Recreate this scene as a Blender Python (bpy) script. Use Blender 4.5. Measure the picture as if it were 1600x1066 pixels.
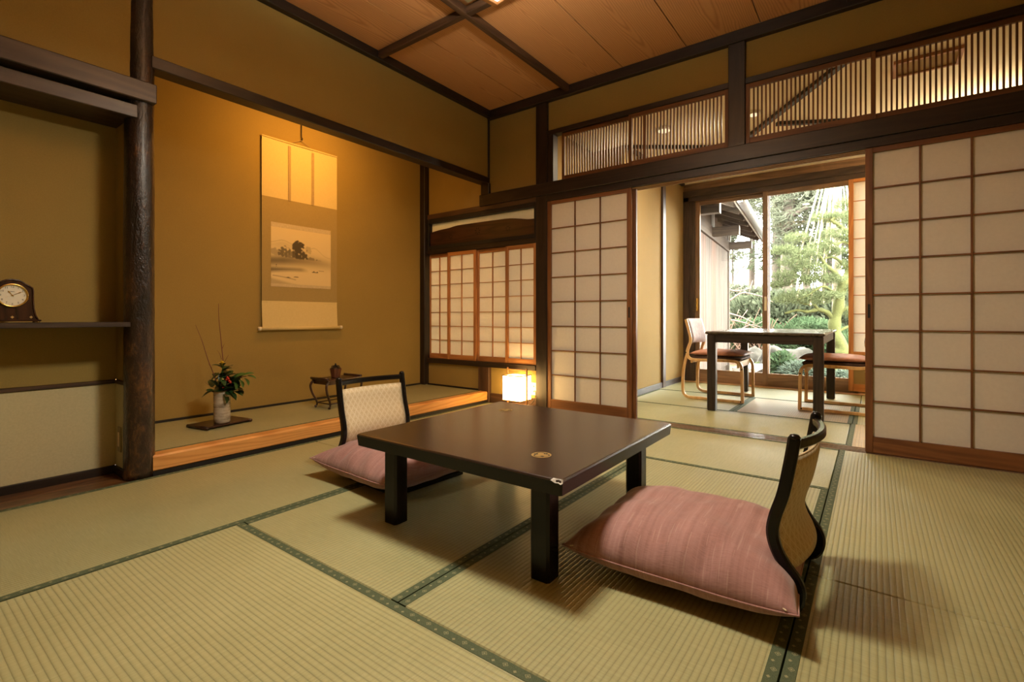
import bpy, bmesh, math, random
import numpy as np
from mathutils import Vector, Matrix, noise as mnoise
random.seed(7)
rng = np.random.default_rng(7)
scene = bpy.context.scene
for o in list(bpy.data.objects):
    bpy.data.objects.remove(o)
COL = scene.collection

# ------------------------------------------------------------------ camera
cam_d = bpy.data.cameras.new('camera')
cam_d.sensor_width = 36.0
cam_d.lens = 763.97 / 1600 * 36.0
cam_d.shift_y = -37.66 / 1600
cam_d.clip_start = 0.02
cam_d.clip_end = 300
cam = bpy.data.objects.new('camera', cam_d)
cam.location = (0, 0, 0.79)
cam.rotation_euler = (math.radians(90), 0, 0.637529)
COL.objects.link(cam)
scene.camera = cam

# ------------------------------------------------------------------ sky and exposure
world = bpy.data.worlds.new('overcast_sky')
scene.world = world
world.use_nodes = True
bg = world.node_tree.nodes['Background']
bg.inputs[0].default_value = (1.0, 0.97, 0.92, 1)
bg.inputs[1].default_value = 38.0
scene.view_settings.view_transform = 'Standard'
scene.view_settings.look = 'None'
scene.view_settings.exposure = 0.0
scene.view_settings.gamma = 1.0
scene.view_settings.use_curve_mapping = False
LAMP_W = 40.0
ALCOVE_W = 16.0
VERANDA_W = 16.0
SHADE_EMIT = 24.0

# ------------------------------------------------------------------ node helpers
def newmat(name):
    m = bpy.data.materials.new(name)
    m.use_nodes = True
    nt = m.node_tree
    for n in list(nt.nodes):
        nt.nodes.remove(n)
    out = nt.nodes.new('ShaderNodeOutputMaterial')
    return m, nt, out

class G:
    """tiny node-graph helper"""
    def __init__(s, nt): s.nt = nt
    def n(s, t, **kw):
        nd = s.nt.nodes.new(t)
        for k, v in kw.items(): setattr(nd, k, v)
        return nd
    def l(s, a, b): s.nt.links.new(a, b)
    def val(s, sock, v):
        if hasattr(v, 'is_linked') or isinstance(v, bpy.types.NodeSocket): s.l(v, sock)
        else: sock.default_value = v
    def math(s, op, a, b=None, c=None, clamp=False):
        nd = s.n('ShaderNodeMath', operation=op); nd.use_clamp = clamp
        s.val(nd.inputs[0], a)
        if b is not None: s.val(nd.inputs[1], b)
        if c is not None: s.val(nd.inputs[2], c)
        return nd.outputs[0]
    def coord(s, scale=(1, 1, 1), jitter=0.0):
        tc = s.n('ShaderNodeTexCoord').outputs['Object']
        if jitter:
            oi = s.n('ShaderNodeObjectInfo').outputs['Random']
            v = s.n('ShaderNodeVectorMath', operation='SCALE'); v.inputs[0].default_value = (jitter, jitter * 1.7, jitter * .6)
            s.l(oi, v.inputs['Scale'])
            a = s.n('ShaderNodeVectorMath', operation='ADD'); s.l(tc, a.inputs[0]); s.l(v.outputs[0], a.inputs[1]); tc = a.outputs[0]
        m = s.n('ShaderNodeVectorMath', operation='MULTIPLY'); s.l(tc, m.inputs[0]); m.inputs[1].default_value = scale
        return m.outputs[0]
    def noise(s, vec, scale, detail=2, rough=.5, dist=0):
        nd = s.n('ShaderNodeTexNoise'); s.l(vec, nd.inputs['Vector'])
        nd.inputs['Scale'].default_value = scale; nd.inputs['Detail'].default_value = detail
        nd.inputs['Roughness'].default_value = rough; nd.inputs['Distortion'].default_value = dist
        return nd.outputs['Fac']
    def ramp(s, fac, stops):
        nd = s.n('ShaderNodeValToRGB'); s.l(fac, nd.inputs[0])
        e = nd.color_ramp.elements
        while len(e) < len(stops): e.new(.5)
        for i, (p, c) in enumerate(stops): e[i].position = p; e[i].color = (*c, 1)
        return nd.outputs[0]
    def mix(s, fac, a, b, mode='MIX'):
        nd = s.n('ShaderNodeMix', data_type='RGBA', blend_type=mode)
        s.val(nd.inputs[0], fac)
        for i, v in ((6, a), (7, b)):
            if isinstance(v, tuple): nd.inputs[i].default_value = (*v, 1)
            else: s.l(v, nd.inputs[i])
        return nd.outputs[2]
    def bump(s, h, strength, dist):
        nd = s.n('ShaderNodeBump'); nd.inputs['Strength'].default_value = strength; nd.inputs['Distance'].default_value = dist
        s.l(h, nd.inputs['Height']); return nd.outputs[0]
    def principled(s, out, color, rough=.5, normal=None, metallic=0, spec=.5, coat=0, coat_rough=.1, sheen=0):
        p = s.n('ShaderNodeBsdfPrincipled')
        if isinstance(color, tuple): p.inputs['Base Color'].default_value = (*color, 1)
        else: s.l(color, p.inputs['Base Color'])
        s.val(p.inputs['Roughness'], rough)
        p.inputs['Metallic'].default_value = metallic
        p.inputs['Specular IOR Level'].default_value = spec
        p.inputs['Coat Weight'].default_value = coat; p.inputs['Coat Roughness'].default_value = coat_rough
        p.inputs['Sheen Weight'].default_value = sheen
        if normal is not None: s.l(normal, p.inputs['Normal'])
        s.l(p.outputs[0], out.inputs[0])
        return p

MATS = {}
def cached(fn):
    def w(*a):
        k = (fn.__name__,) + a
        if k not in MATS: MATS[k] = fn(*a)
        return MATS[k]
    return w

@cached
def plain(name, c, rough=.5, metallic=0.0, spec=.5, grain=.12):
    m, nt, out = newmat(name); g = G(nt)
    n = g.noise(g.coord(jitter=5.0), 35, 3)
    f = g.math('MULTIPLY_ADD', n, 2 * grain, 1 - grain)
    col = g.n('ShaderNodeVectorMath', operation='SCALE'); col.inputs[0].default_value = c; g.l(f, col.inputs['Scale'])
    g.principled(out, col.outputs[0], rough, metallic=metallic, spec=spec)
    return m

def perm(ax):   # multiply vector: stretch along grain axis
    return {'x': (.09, 1, 1), 'y': (1, .09, 1), 'z': (1, 1, .09)}[ax]

@cached
def wood_ax(name, c1, c2, rough, ax, scale, spec, ringy):
    m, nt, out = newmat(name + '_' + ax); g = G(nt)
    v = g.coord(perm(ax), 3.0)
    n = g.noise(v, 7 * scale, 2, .5, .3)
    rings = g.math('SINE', g.math('MULTIPLY', n, 46.0 * ringy))
    rings = g.math('MULTIPLY_ADD', rings, .5, .5)
    fib = g.noise(v, 95 * scale, 3, .65)
    f = g.math('ADD', g.math('MULTIPLY', rings, .45), g.math('MULTIPLY', fib, .55), clamp=True)
    col = g.ramp(f, [(.18, c1), (.82, c2)])
    g.principled(out, col, rough, g.bump(f, .12, .002), spec=spec)
    return m

class Wood:
    def __init__(s, name, c1, c2, rough=.5, scale=1.0, spec=.5, ringy=1.0): s.a = (name, c1, c2, rough, scale, spec, ringy)
    def ax(s, ax):
        n, c1, c2, r, sc, sp, ri = s.a
        return wood_ax(n, c1, c2, r, ax, sc, sp, ri)

DARK = Wood('dark_stained_wood', (.010, .006, .0045), (.026, .015, .010), .42)
DARK2 = Wood('brown_stained_wood', (.035, .017, .009), (.085, .043, .022), .45)
CEDAR = Wood('reddish_cedar', (.30, .115, .032), (.48, .21, .065), .5)
RANMA = Wood('slat_wood', (.11, .042, .013), (.20, .08, .025), .5)
GREYW = Wood('worn_grey_brown_wood', (.024, .015, .011), (.062, .040, .029), .4)
FLOORW = Wood('polished_floorboard', (.06, .024, .008), (.17, .075, .026), .32)
ENGAWA = Wood('pale_engawa_board', (.42, .22, .09), (.60, .36, .17), .4)
BEECH = Wood('honey_beech', (.56, .31, .11), (.72, .45, .19), .35)
WINW = Wood('window_frame_wood', (.15, .085, .045), (.28, .165, .09), .4)
WINDARK = Wood('window_dark_wood', (.03, .017, .010), (.07, .04, .024), .45)
WEATHER = Wood('weathered_plank', (.022, .010, .0045), (.062, .046, .032), .8, ringy=.5)
WEATHER2 = Wood('orange_plank', (.032, .010, .003), (.066, .026, .008), .75, ringy=.5)
EAVE = Wood('eave_timber', (.035, .024, .016), (.070, .050, .034), .8)
ROSE = Wood('rosewood', (.020, .008, .005), (.055, .020, .011), .3)

@cached
def board_cathedral(name, c1, c2, rough, freq, slope, ax):
    """flat-sawn board: nested arches along the board (long axis ax, faces z or x)"""
    m, nt, out = newmat(name); g = G(nt)
    tc = g.n('ShaderNodeTexCoord').outputs['Object']
    sep = g.n('ShaderNodeSeparateXYZ'); g.l(tc, sep.inputs[0])
    oi = g.n('ShaderNodeObjectInfo').outputs['Random']
    if ax == 'y': across, along = sep.outputs[0], sep.outputs[1]
    else: across, along = sep.outputs[2], sep.outputs[1]
    v = g.coord((1, .25, 1) if ax == 'y' else (.25, .25, 1), 9.0)
    wob = g.math('MULTIPLY', g.math('SUBTRACT', g.noise(v, 9, 3, .5), .5), .05)
    ac = g.math('ADD', g.math('ADD', across, wob), g.math('MULTIPLY', g.math('SUBTRACT', oi, .5), .10))
    wob2 = g.math('MULTIPLY', g.math('SUBTRACT', g.noise(v, 2.2, 2, .5), .5), .07)
    al = g.math('ADD', g.math('MULTIPLY', g.math('ADD', along, g.math('MULTIPLY', oi, 1.3)), slope), wob2)
    r = g.math('SQRT', g.math('ADD', g.math('MULTIPLY', ac, ac), g.math('MULTIPLY', al, al)))
    s = g.math('MULTIPLY_ADD', g.math('SINE', g.math('MULTIPLY', r, freq)), .5, .5)
    s = g.math('POWER', s, 3.0)
    fib = g.noise(g.coord((1, .03, 1), 4.0), 160, 3, .6)
    f = g.math('ADD', g.math('MULTIPLY', s, .55), g.math('MULTIPLY', fib, .45), clamp=True)
    col = g.ramp(f, [(.1, c2), (.9, c1)])
    g.principled(out, col, rough, g.bump(f, .08, .002))
    return m
CEILB = board_cathedral('flat_sawn_ceiling_board', (.40, .18, .065), (.60, .315, .135), .5, 520.0, .045, 'y')
KAMACHI = board_cathedral('flat_sawn_alcove_rail', (.52, .215, .050), (.70, .345, .105), .35, 420.0, .06, 'k')

@cached
def plaster(name, c, var=.10, grain=260.0):
    m, nt, out = newmat(name); g = G(nt)
    v = g.coord((1, 1, 1), 11.0)
    n1 = g.noise(v, 2.2, 3, .55); n2 = g.noise(v, grain, 2, .6)
    f = g.math('MULTIPLY_ADD', n1, 2 * var, 1 - var)
    f = g.math('MULTIPLY', f, g.math('MULTIPLY_ADD', n2, .24, .88))
    col = g.n('ShaderNodeVectorMath', operation='SCALE'); col.inputs[0].default_value = c; g.l(f, col.inputs['Scale'])
    g.principled(out, col.outputs[0], .9, g.bump(n2, .25, .0015), spec=.2)
    return m
WALL = plaster('mustard_sand_plaster', (.300, .208, .060))
WALLV = plaster('veranda_cream_plaster', (.31, .205, .075))
PAPERWALL = plaster('grey_green_wall_paper', (.50, .455, .28), .03, 120.0)
CEILV = plaster('veranda_ceiling_paper', (.88, .77, .54), .03)

@cached
def tatami(ax, tone):
    aged = tone < 0; tone = abs(tone)
    m, nt, out = newmat('woven_rush_' + ax + str(tone)); g = G(nt)
    tc = g.n('ShaderNodeTexCoord').outputs['Object']
    sep = g.n('ShaderNodeSeparateXYZ'); g.l(tc, sep.inputs[0])
    ac = sep.outputs[0] if ax == 'y' else sep.outputs[1]
    wob = g.math('MULTIPLY', g.noise(g.coord((1, 1, 1), 3.0), 14, 2), .0016)
    ph = g.math('MULTIPLY', g.math('ADD', ac, wob), math.pi / .0152)
    rib = g.math('POWER', g.math('ABSOLUTE', g.math('SINE', ph)), .42)
    st = (.035, 1, 1) if ax == 'y' else (1, .035, 1)
    fib = g.noise(g.coord(st, 5.0), 420, 2, .7)
    blot = g.noise(g.coord((1, 1, 1), 7.0), 1.6, 3, .5)
    oi = g.n('ShaderNodeObjectInfo').outputs['Random']
    f = g.math('ADD', g.math('MULTIPLY', fib, .55), g.math('MULTIPLY', blot, .45), clamp=True)
    col = g.ramp(f, [(.25, (.285, .27, .125)), (.52, (.385, .365, .182)), (.8, (.49, .465, .255))])
    if aged: col = g.ramp(f, [(.25, (.30, .20, .08)), (.52, (.42, .29, .12)), (.8, (.54, .40, .19))])
    shade = g.math('MULTIPLY_ADD', rib, .34, .66)
    shade = g.math('MULTIPLY', shade, g.math('MULTIPLY_ADD', oi, .12, .94 * tone))
    c2 = g.n('ShaderNodeVectorMath', operation='SCALE'); g.l(col, c2.inputs[0]); g.l(shade, c2.inputs['Scale'])
    h = g.math('ADD', rib, g.math('MULTIPLY', fib, .25))
    g.principled(out, c2.outputs[0], .42, g.bump(h, .6, .0022), spec=.5)
    return m

@cached
def edging(ax):
    m, nt, out = newmat('green_edging_cloth_' + ax); g = G(nt)
    tc = g.n('ShaderNodeTexCoord').outputs['Object']
    sep = g.n('ShaderNodeSeparateXYZ'); g.l(tc, sep.inputs[0])
    al, ac = (sep.outputs[1], sep.outputs[0]) if ax == 'y' else (sep.outputs[0], sep.outputs[1])
    def diamond(period, off, a, b, acoff):
        u = g.math('SUBTRACT', g.math('FRACT', g.math('DIVIDE', g.math('ADD', al, off), period)), .5)
        u = g.math('DIVIDE', g.math('ABSOLUTE', g.math('MULTIPLY', u, period)), a)
        v = g.math('DIVIDE', g.math('ABSOLUTE', g.math('SUBTRACT', ac, acoff)), b)
        return g.math('ADD', u, v)
    d1 = diamond(.062, 10.0, .0085, .0075, .002)
    d2 = diamond(.062, 10.031, .005, .0045, -.004)
    ring = g.math('MULTIPLY', g.math('LESS_THAN', d1, 1.0), g.math('GREATER_THAN', g.math('ABSOLUTE', g.math('SUBTRACT', d1, .58)), .16))
    f = g.math('MAXIMUM', ring, g.math('LESS_THAN', d2, 1.0))
    n = g.noise(g.coord((1, 1, 1), 2.0), 500, 2)
    base = g.ramp(n, [(.3, (.060, .078, .040)), (.7, (.105, .128, .068))])
    col = g.mix(g.math('MULTIPLY', f, .75), base, (.33, .30, .16))
    g.principled(out, col, .75, g.bump(n, .3, .0008), spec=.25)
    return m

def mixshader(g, fac, a, b):
    x = g.n('ShaderNodeMixShader'); g.val(x.inputs[0], fac); g.l(a, x.inputs[1]); g.l(b, x.inputs[2]); return x.outputs[0]

def paper_mat(name, c, trans, fibre=.06):
    m, nt, out = newmat(name); g = G(nt)
    n = g.noise(g.coord((1, 1, 1), 4.0), 60, 4, .6)
    f = g.math('MULTIPLY_ADD', n, 2 * fibre, 1 - fibre)
    col = g.n('ShaderNodeVectorMath', operation='SCALE'); col.inputs[0].default_value = c; g.l(f, col.inputs['Scale'])
    d = g.n('ShaderNodeBsdfDiffuse'); g.l(col.outputs[0], d.inputs[0])
    t = g.n('ShaderNodeBsdfTranslucent'); g.l(col.outputs[0], t.inputs[0])
    g.l(mixshader(g, trans, d.outputs[0], t.outputs[0]), out.inputs[0])
    return m
PAPER = paper_mat('shoji_paper', (.90, .86, .79), .38)
WHITEPAN = paper_mat('white_transom_panel', (.80, .76, .64), .3)

def emit_mat(name, c, s):
    m, nt, out = newmat(name); g = G(nt)
    n = g.noise(g.coord((1, 1, 1), 3.0), 40, 3)
    e = g.n('ShaderNodeEmission'); e.inputs[0].default_value = (*c, 1)
    g.l(g.math('MULTIPLY_ADD', n, s * .2, s * .9), e.inputs[1])
    g.l(e.outputs[0], out.inputs[0])
    return m

def glass_mat(name, tint=(.96, .98, .96)):
    m, nt, out = newmat(name); g = G(nt)
    t = g.n('ShaderNodeBsdfTransparent'); t.inputs[0].default_value = (*tint, 1)
    gl = g.n('ShaderNodeBsdfGlossy'); gl.inputs['Roughness'].default_value = .02
    fr = g.n('ShaderNodeFresnel'); fr.inputs[0].default_value = 1.35
    g.l(mixshader(g, fr.outputs[0], t.outputs[0], gl.outputs[0]), out.inputs[0])
    return m
GLASS = glass_mat('window_glass')

LACQ = plain('dark_lacquer', (.020, .0105, .0065), .27, 0.0, 1.0, .25)
_p = LACQ.node_tree.nodes['Principled BSDF']; _p.inputs['Coat Weight'].default_value = .9; _p.inputs['Coat Roughness'].default_value = .24
BLACKL = plain('black_lacquer', (.006, .0045, .004), .26, 0.0, .3, .2)
GOLD = plain('gold_inlay', (.55, .36, .12), .38, .6, .5, .1)
BRASS = plain('polished_brass', (.80, .55, .18), .25, 1.0, .5, .1)
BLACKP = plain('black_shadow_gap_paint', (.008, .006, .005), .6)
IVORY = plain('ivory_plastic', (.72, .64, .47), .4)
IRON = plain('dark_iron', (.03, .025, .022), .4, .6)

@cached
def fabric_pink():
    m, nt, out = newmat('dusty_rose_cotton'); g = G(nt)
    tc = g.n('ShaderNodeTexCoord').outputs['Object']
    sep = g.n('ShaderNodeSeparateXYZ'); g.l(tc, sep.inputs[0])
    wide = g.noise(g.coord((60, 1.2, 1.2)), 1.0, 3, .7)
    fine = g.noise(g.coord((1, 14, 1)), 55, 2, .6)
    dash = g.noise(g.coord((150, 9, 9)), 1.0, 1, .5)
    f = g.math('ADD', g.math('MULTIPLY', wide, .6), g.math('MULTIPLY', fine, .4), clamp=True)
    col = g.ramp(f, [(.25, (.22, .105, .092)), (.5, (.345, .180, .162)), (.8, (.46, .265, .24))])
    thread = g.math('GREATER_THAN', dash, .66)
    col = g.mix(g.math('MULTIPLY', thread, .22), col, (.60, .42, .36))
    g.principled(out, col, .85, g.bump(fine, .25, .001), spec=.2, sheen=.25)
    return m

@cached
def fabric_cream():
    m, nt, out = newmat('cream_diamond_brocade'); g = G(nt)
    tc = g.n('ShaderNodeTexCoord').outputs['Object']
    sep = g.n('ShaderNodeSeparateXYZ'); g.l(tc, sep.inputs[0])
    y, z = sep.outputs[1], sep.outputs[2]
    a = g.math('DIVIDE', g.math('ADD', y, g.math('MULTIPLY', z, .72)), .030)
    b = g.math('DIVIDE', g.math('SUBTRACT', y, g.math('MULTIPLY', z, .72)), .030)
    fa = g.math('ABSOLUTE', g.math('SUBTRACT', g.math('FRACT', a), .5)); fb = g.math('ABSOLUTE', g.math('SUBTRACT', g.math('FRACT', b), .5))
    line = g.math('MAXIMUM', g.math('GREATER_THAN', fa, .455), g.math('GREATER_THAN', fb, .455))
    dot = g.math('LESS_THAN', g.math('MAXIMUM', fa, fb), .10)
    n = g.noise(g.coord((1, 1, 1)), 300, 2)
    base = g.ramp(n, [(.3, (.50, .39, .23)), (.7, (.61, .49, .31))])
    col = g.mix(g.math('MULTIPLY', line, .7), base, (.72, .64, .47))
    col = g.mix(g.math('MULTIPLY', dot, .45), col, (.33, .20, .095))
    g.principled(out, col, .6, g.bump(n, .2, .0006), spec=.35)
    return m

# ------------------------------------------------------------------ object helpers
WLOC = {}      # world location of unrotated parents
def link(name, data, parent=None, loc=(0, 0, 0), rot=(0, 0, 0)):
    o = bpy.data.objects.new(name, data)
    COL.objects.link(o)
    o.location = loc; o.rotation_euler = rot
    if parent is not None: o.parent = parent
    return o
def tag(o, label=None, cat=None, group=None, kind=None):
    if label: o['label'] = label
    if cat: o['category'] = cat
    if group: o['group'] = group
    if kind: o['kind'] = kind
    return o
def thing(name, label, cat, loc=(0, 0, 0), rz=0, group=None, kind=None):
    o = link(name, None, None, loc, (0, 0, rz))
    o.empty_display_size = .1
    WLOC[o.name] = Vector(loc)
    return tag(o, label, cat, group, kind)
def setmat(me, mat):
    me.materials.clear()
    for m in (mat if isinstance(mat, (list, tuple)) else [mat]): me.materials.append(m)
BOXC = {}
def box_mesh(sx, sy, sz, bevel, mat):
    k = (round(sx, 5), round(sy, 5), round(sz, 5), bevel, mat.name)
    if k in BOXC: return BOXC[k]
    bm = bmesh.new()
    bmesh.ops.create_cube(bm, size=1)
    bmesh.ops.scale(bm, vec=(sx, sy, sz), verts=bm.verts)
    if bevel: bmesh.ops.bevel(bm, geom=list(bm.edges), offset=min(bevel, .45 * min(sx, sy, sz)), segments=1, affect='EDGES')
    me = bpy.data.meshes.new('box'); bm.to_mesh(me); bm.free()
    setmat(me, mat)
    BOXC[k] = me
    return me
def longest(s): return 'xyz'[max(range(3), key=lambda i: s[i])]
def B(name, xs, ys, zs, mat, parent=None, bevel=.0015, local=False, ax=None):
    """box between coordinates (world, or parent's frame if local)"""
    s = (xs[1] - xs[0], ys[1] - ys[0], zs[1] - zs[0])
    if isinstance(mat, Wood): mat = mat.ax(ax or longest(s))
    c = Vector(((xs[0] + xs[1]) / 2, (ys[0] + ys[1]) / 2, (zs[0] + zs[1]) / 2))
    w = c.copy()
    if parent is not None and not local: c -= WLOC[parent.name]
    o = link(name, box_mesh(*s, bevel, mat), parent, c)
    WLOC[o.name] = w
    return o
def mesh_from(name, verts, faces, mat, smooth=False):
    me = bpy.data.meshes.new(name)
    me.from_pydata([tuple(v) for v in verts], [], [tuple(f) for f in faces])
    me.validate(); me.update()
    if smooth: me.polygons.foreach_set('use_smooth', [True] * len(me.polygons))
    setmat(me, mat)
    return me
def wax(mat, ax='z'): return mat.ax(ax) if isinstance(mat, Wood) else mat
def lathe(prof, seg=24):
    """prof: list of (r, z)"""
    V, F = [], []
    for r, z in prof:
        for i in range(seg):
            a = 2 * math.pi * i / seg; V.append((r * math.cos(a), r * math.sin(a), z))
    for j in range(len(prof) - 1):
        for i in range(seg):
            k = (i + 1) % seg
            F.append((j * seg + i, j * seg + k, (j + 1) * seg + k, (j + 1) * seg + i))
    F.append(tuple(range(seg))[::-1]); F.append(tuple((len(prof) - 1) * seg + i for i in range(seg)))
    return V, F
def frames(P, closed=False, up=None):
    P = [Vector(p) for p in P]; n = len(P); T = []
    for i in range(n):
        a = P[(i - 1) % n] if (closed or i > 0) else P[i]
        b = P[(i + 1) % n] if (closed or i < n - 1) else P[i]
        T.append((b - a).normalized())
    U = []
    u = Vector(up) if up else Vector((0, 0, 1))
    if not up and abs(T[0].dot(u)) > .9: u = Vector((1, 0, 0))
    for t in T:
        w = u - t * u.dot(t)
        if w.length < 1e-5: w = t.orthogonal()
        w.normalize(); U.append(w)
        if not up: u = w
    return P, T, U
def sweep(P, sec, closed=False, up=None, scale=None):
    """sweep 2D section [(a along side, b along up)] along P"""
    P, T, U = frames(P, closed, up); V, F = [], []
    m = len(sec)
    for i, (p, t, u) in enumerate(zip(P, T, U)):
        s = t.cross(u); k = scale[i] if scale else 1
        for a, b in sec: V.append(p + s * a * k + u * b * k)
    n = len(P)
    for i in range(n if closed else n - 1):
        j = (i + 1) % n
        for a in range(m):
            b = (a + 1) % m
            F.append((i * m + a, i * m + b, j * m + b, j * m + a))
    if not closed:
        F.append(tuple(range(m))[::-1]); F.append(tuple((n - 1) * m + a for a in range(m)))
    return V, F
def circ(r, n=8): return [(r * math.cos(2 * math.pi * i / n), r * math.sin(2 * math.pi * i / n)) for i in range(n)]
def rrect(w, h, c=.004):
    w /= 2; h /= 2
    return [(w - c, -h), (w, -h + c), (w, h - c), (w - c, h), (-w + c, h), (-w, h - c), (-w, -h + c), (-w + c, -h)]
def smooth_path(P, n=6):
    """Catmull-Rom through points"""
    P = [Vector(p) for p in P]; out = []
    for i in range(len(P) - 1):
        p0 = P[max(i - 1, 0)]; p1 = P[i]; p2 = P[i + 1]; p3 = P[min(i + 2, len(P) - 1)]
        for k in range(n):
            t = k / n
            out.append(.5 * ((2 * p1) + (p2 - p0) * t + (2 * p0 - 5 * p1 + 4 * p2 - p3) * t * t + (3 * p1 - p0 - 3 * p2 + p3) * t ** 3))
    out.append(P[-1]); return out
def tube(name, P, r, mat, parent=None, n=8, scale=None, loc=(0, 0, 0), smooth=True, up=None):
    V, F = sweep(P, circ(r, n), up=up, scale=scale)
    return link(name, mesh_from(name, V, F, wax(mat), smooth), parent, loc)
def extrude_poly(pts, y0, y1, axis='y'):
    """closed polygon in two axes extruded along the third"""
    n = len(pts)
    def mk(p, h):
        if axis == 'y': return (p[0], h, p[1])
        if axis == 'x': return (h, p[0], p[1])
        return (p[0], p[1], h)
    V = [mk(p, y0) for p in pts] + [mk(p, y1) for p in pts]
    F = [tuple(range(n))[::-1], tuple(range(n, 2 * n))] + [(i, (i + 1) % n, n + (i + 1) % n, n + i) for i in range(n)]
    return V, F
def fixnormals(o):
    bm = bmesh.new(); bm.from_mesh(o.data); bmesh.ops.recalc_face_normals(bm, faces=bm.faces); bm.to_mesh(o.data); bm.free(); return o
def copy_tree(o, parent=None):
    c = o.copy(); COL.objects.link(c)
    if parent is not None: c.parent = parent
    for ch in list(o.children):
        if ch.name != c.name: copy_tree(ch, c)
    return c
def S(name, xs, ys, zs, mat, label, cat, bevel=.002, ax=None):
    o = B(name, xs, ys, zs, mat, None, bevel, ax=ax)
    return tag(o, label, cat, kind='structure')
TR = [0]
def trim(xs, ys, zs, mat, label, cat='trim', bevel=.003, ax=None):
    TR[0] += 1
    return S('trim_%d' % TR[0], xs, ys, zs, mat, label, cat, bevel, ax)
# ================================================================== SETTING
XL, XR, YF, YB = -2.87, .735, -.90, 3.52      # main room: left, right, near and back planes
ZC = 2.69                                      # underside of ceiling boards

# ---------------------------------------------------------------- floor and mats
floor = S('floor', (-3.85, .80), (-.96, 3.66), (-.085, -.056), DARK2, 'tatami matted floor of the main room', 'floor', 0)
def mat_piece(parent, x0, x1, y0, y1, ax, tone=1.0, z=0.0, th=.054, he=.030, edges='both'):
    g = .0022
    m = B('tatami_mat', (x0 + g, x1 - g), (y0 + g, y1 - g), (z - th, z), tatami(ax, tone), parent, .003)
    sides = []
    if ax == 'y':
        if edges in ('both', 'lo'): sides.append(((x0 + g, x0 + he), (y0 + g, y1 - g)))
        if edges in ('both', 'hi'): sides.append(((x1 - he, x1 - g), (y0 + g, y1 - g)))
    else:
        if edges in ('both', 'lo'): sides.append(((x0 + g, x1 - g), (y0 + g, y0 + he)))
        if edges in ('both', 'hi'): sides.append(((x0 + g, x1 - g), (y1 - he, y1 - g)))
    for xs, ys in sides:
        B('cloth_edging', xs, ys, (z - th + .002, z + .0012), edging(ax), m, .0006)
    return m
for a in [(-2.866, -1.948, -.02, 1.752, 'y'), (-2.866, -1.948, 1.752, 3.50, 'y'), (-1.948, -.167, -.02, .897, 'x', 1.06),
          (-1.948, -1.058, .897, 2.65, 'y', 1.02), (-1.058, -.167, .897, 2.65, 'y', 1.0), (-1.948, -.167, 2.65, 3.50, 'x', 1.03),
          (-.167, .73, 1.752, 3.50, 'y'), (-.167, .73, -.02, 1.752, 'y'),
          (-2.866, -1.06, -.90, -.02, 'x'), (-1.06, .73, -.90, -.02, 'x')]:
    mat_piece(floor, *a)

# sill with sliding-door grooves
sill = S('trim_sill', (-2.235, .735), (3.502, 3.632), (-.05, -.004), GREYW, 'wooden floor sill with grooves under the paper doors', 'sill', .001)
for k, y in enumerate((3.507, 3.525, 3.545, 3.563, 3.583, 3.601, 3.618)):
    if k % 2 == 0: B('groove_ridge', (-2.235, .735), (y, y + .013), (-.004, .0015), Wood('pale_sill_ridge', (.16, .10, .06), (.32, .22, .15), .25), sill, .0008)

# ---------------------------------------------------------------- ceiling
ceiling = S('ceiling', (-2.93, .80), (-.96, 3.60), (ZC + .012, ZC + .04), DARK2, 'coffered wooden ceiling of the main room', 'ceiling', 0)
cx = [XL, -2.45, -2.02, -1.54, -1.06, -.59, -.11, .31, XR]
cy = [YF, .35, 2.25, YB]
for i in range(8):
    for j in range(3):
        if j == 1 and 2 <= i <= 5: continue
        B('ceiling_board', (cx[i] + .003, cx[i + 1] - .003), (cy[j], cy[j + 1]), (ZC, ZC + .012), CEILB, ceiling, .0012)
for i in range(2, 6):
    B('ceiling_board', (cx[i] + .0015, cx[i + 1] - .0015), (.35, 2.25), (ZC + .002, ZC + .012), CEILB, ceiling, .0012)
for x in (-2.02, -.11): B('ceiling_rib', (x - .02, x + .02), (YF, YB), (2.640, ZC), DARK2, ceiling, .003)
for y in (.35, 2.25): B('ceiling_rib', (XL, XR), (y - .02, y + .02), (2.642, ZC), DARK2, ceiling, .003)
# framed greenish panel round the lamp mount in the middle coffer
fr = [((-1.95, -.17), (2.12, 2.19)), ((-1.95, -.17), (.41, .48)), ((-1.95, -1.88), (.48, 2.12)), ((-.24, -.17), (.48, 2.12))]
PANELG = plain('grey_green_panel', (.20, .17, .085), .6)
for xs, ys in fr: B('coffer_border', xs, ys, (2.664, ZC), PANELG, ceiling, .002)
# cornice
trim((XL - .02, XL + .035), (YF, YB), (2.628, ZC), DARK, 'dark cornice strip along the top of the left wall', bevel=.004)
trim((XL, XR), (YB - .035, YB + .02), (2.612, ZC), DARK, 'dark cornice strip along the top of the back wall', bevel=.004)
trim((XR - .035, XR + .02), (YF, YB), (2.628, ZC), DARK, 'dark cornice strip along the right wall', bevel=.004)
trim((XL, XR), (YF - .02, YF + .035), (2.628, ZC), DARK, 'dark cornice strip along the near wall', bevel=.004)

# ---------------------------------------------------------------- unseen walls that close the room
S('wall_right', (XR, XR + .05), (YF - .05, 3.64), (-.05, 2.72), WALL, 'mustard plaster wall on the right beside the paper doors', 'wall')
S('wall_front', (XL - .3, XR + .05), (YF - .05, YF), (-.05, 2.72), WALL, 'mustard plaster wall behind the viewer', 'wall')

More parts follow.
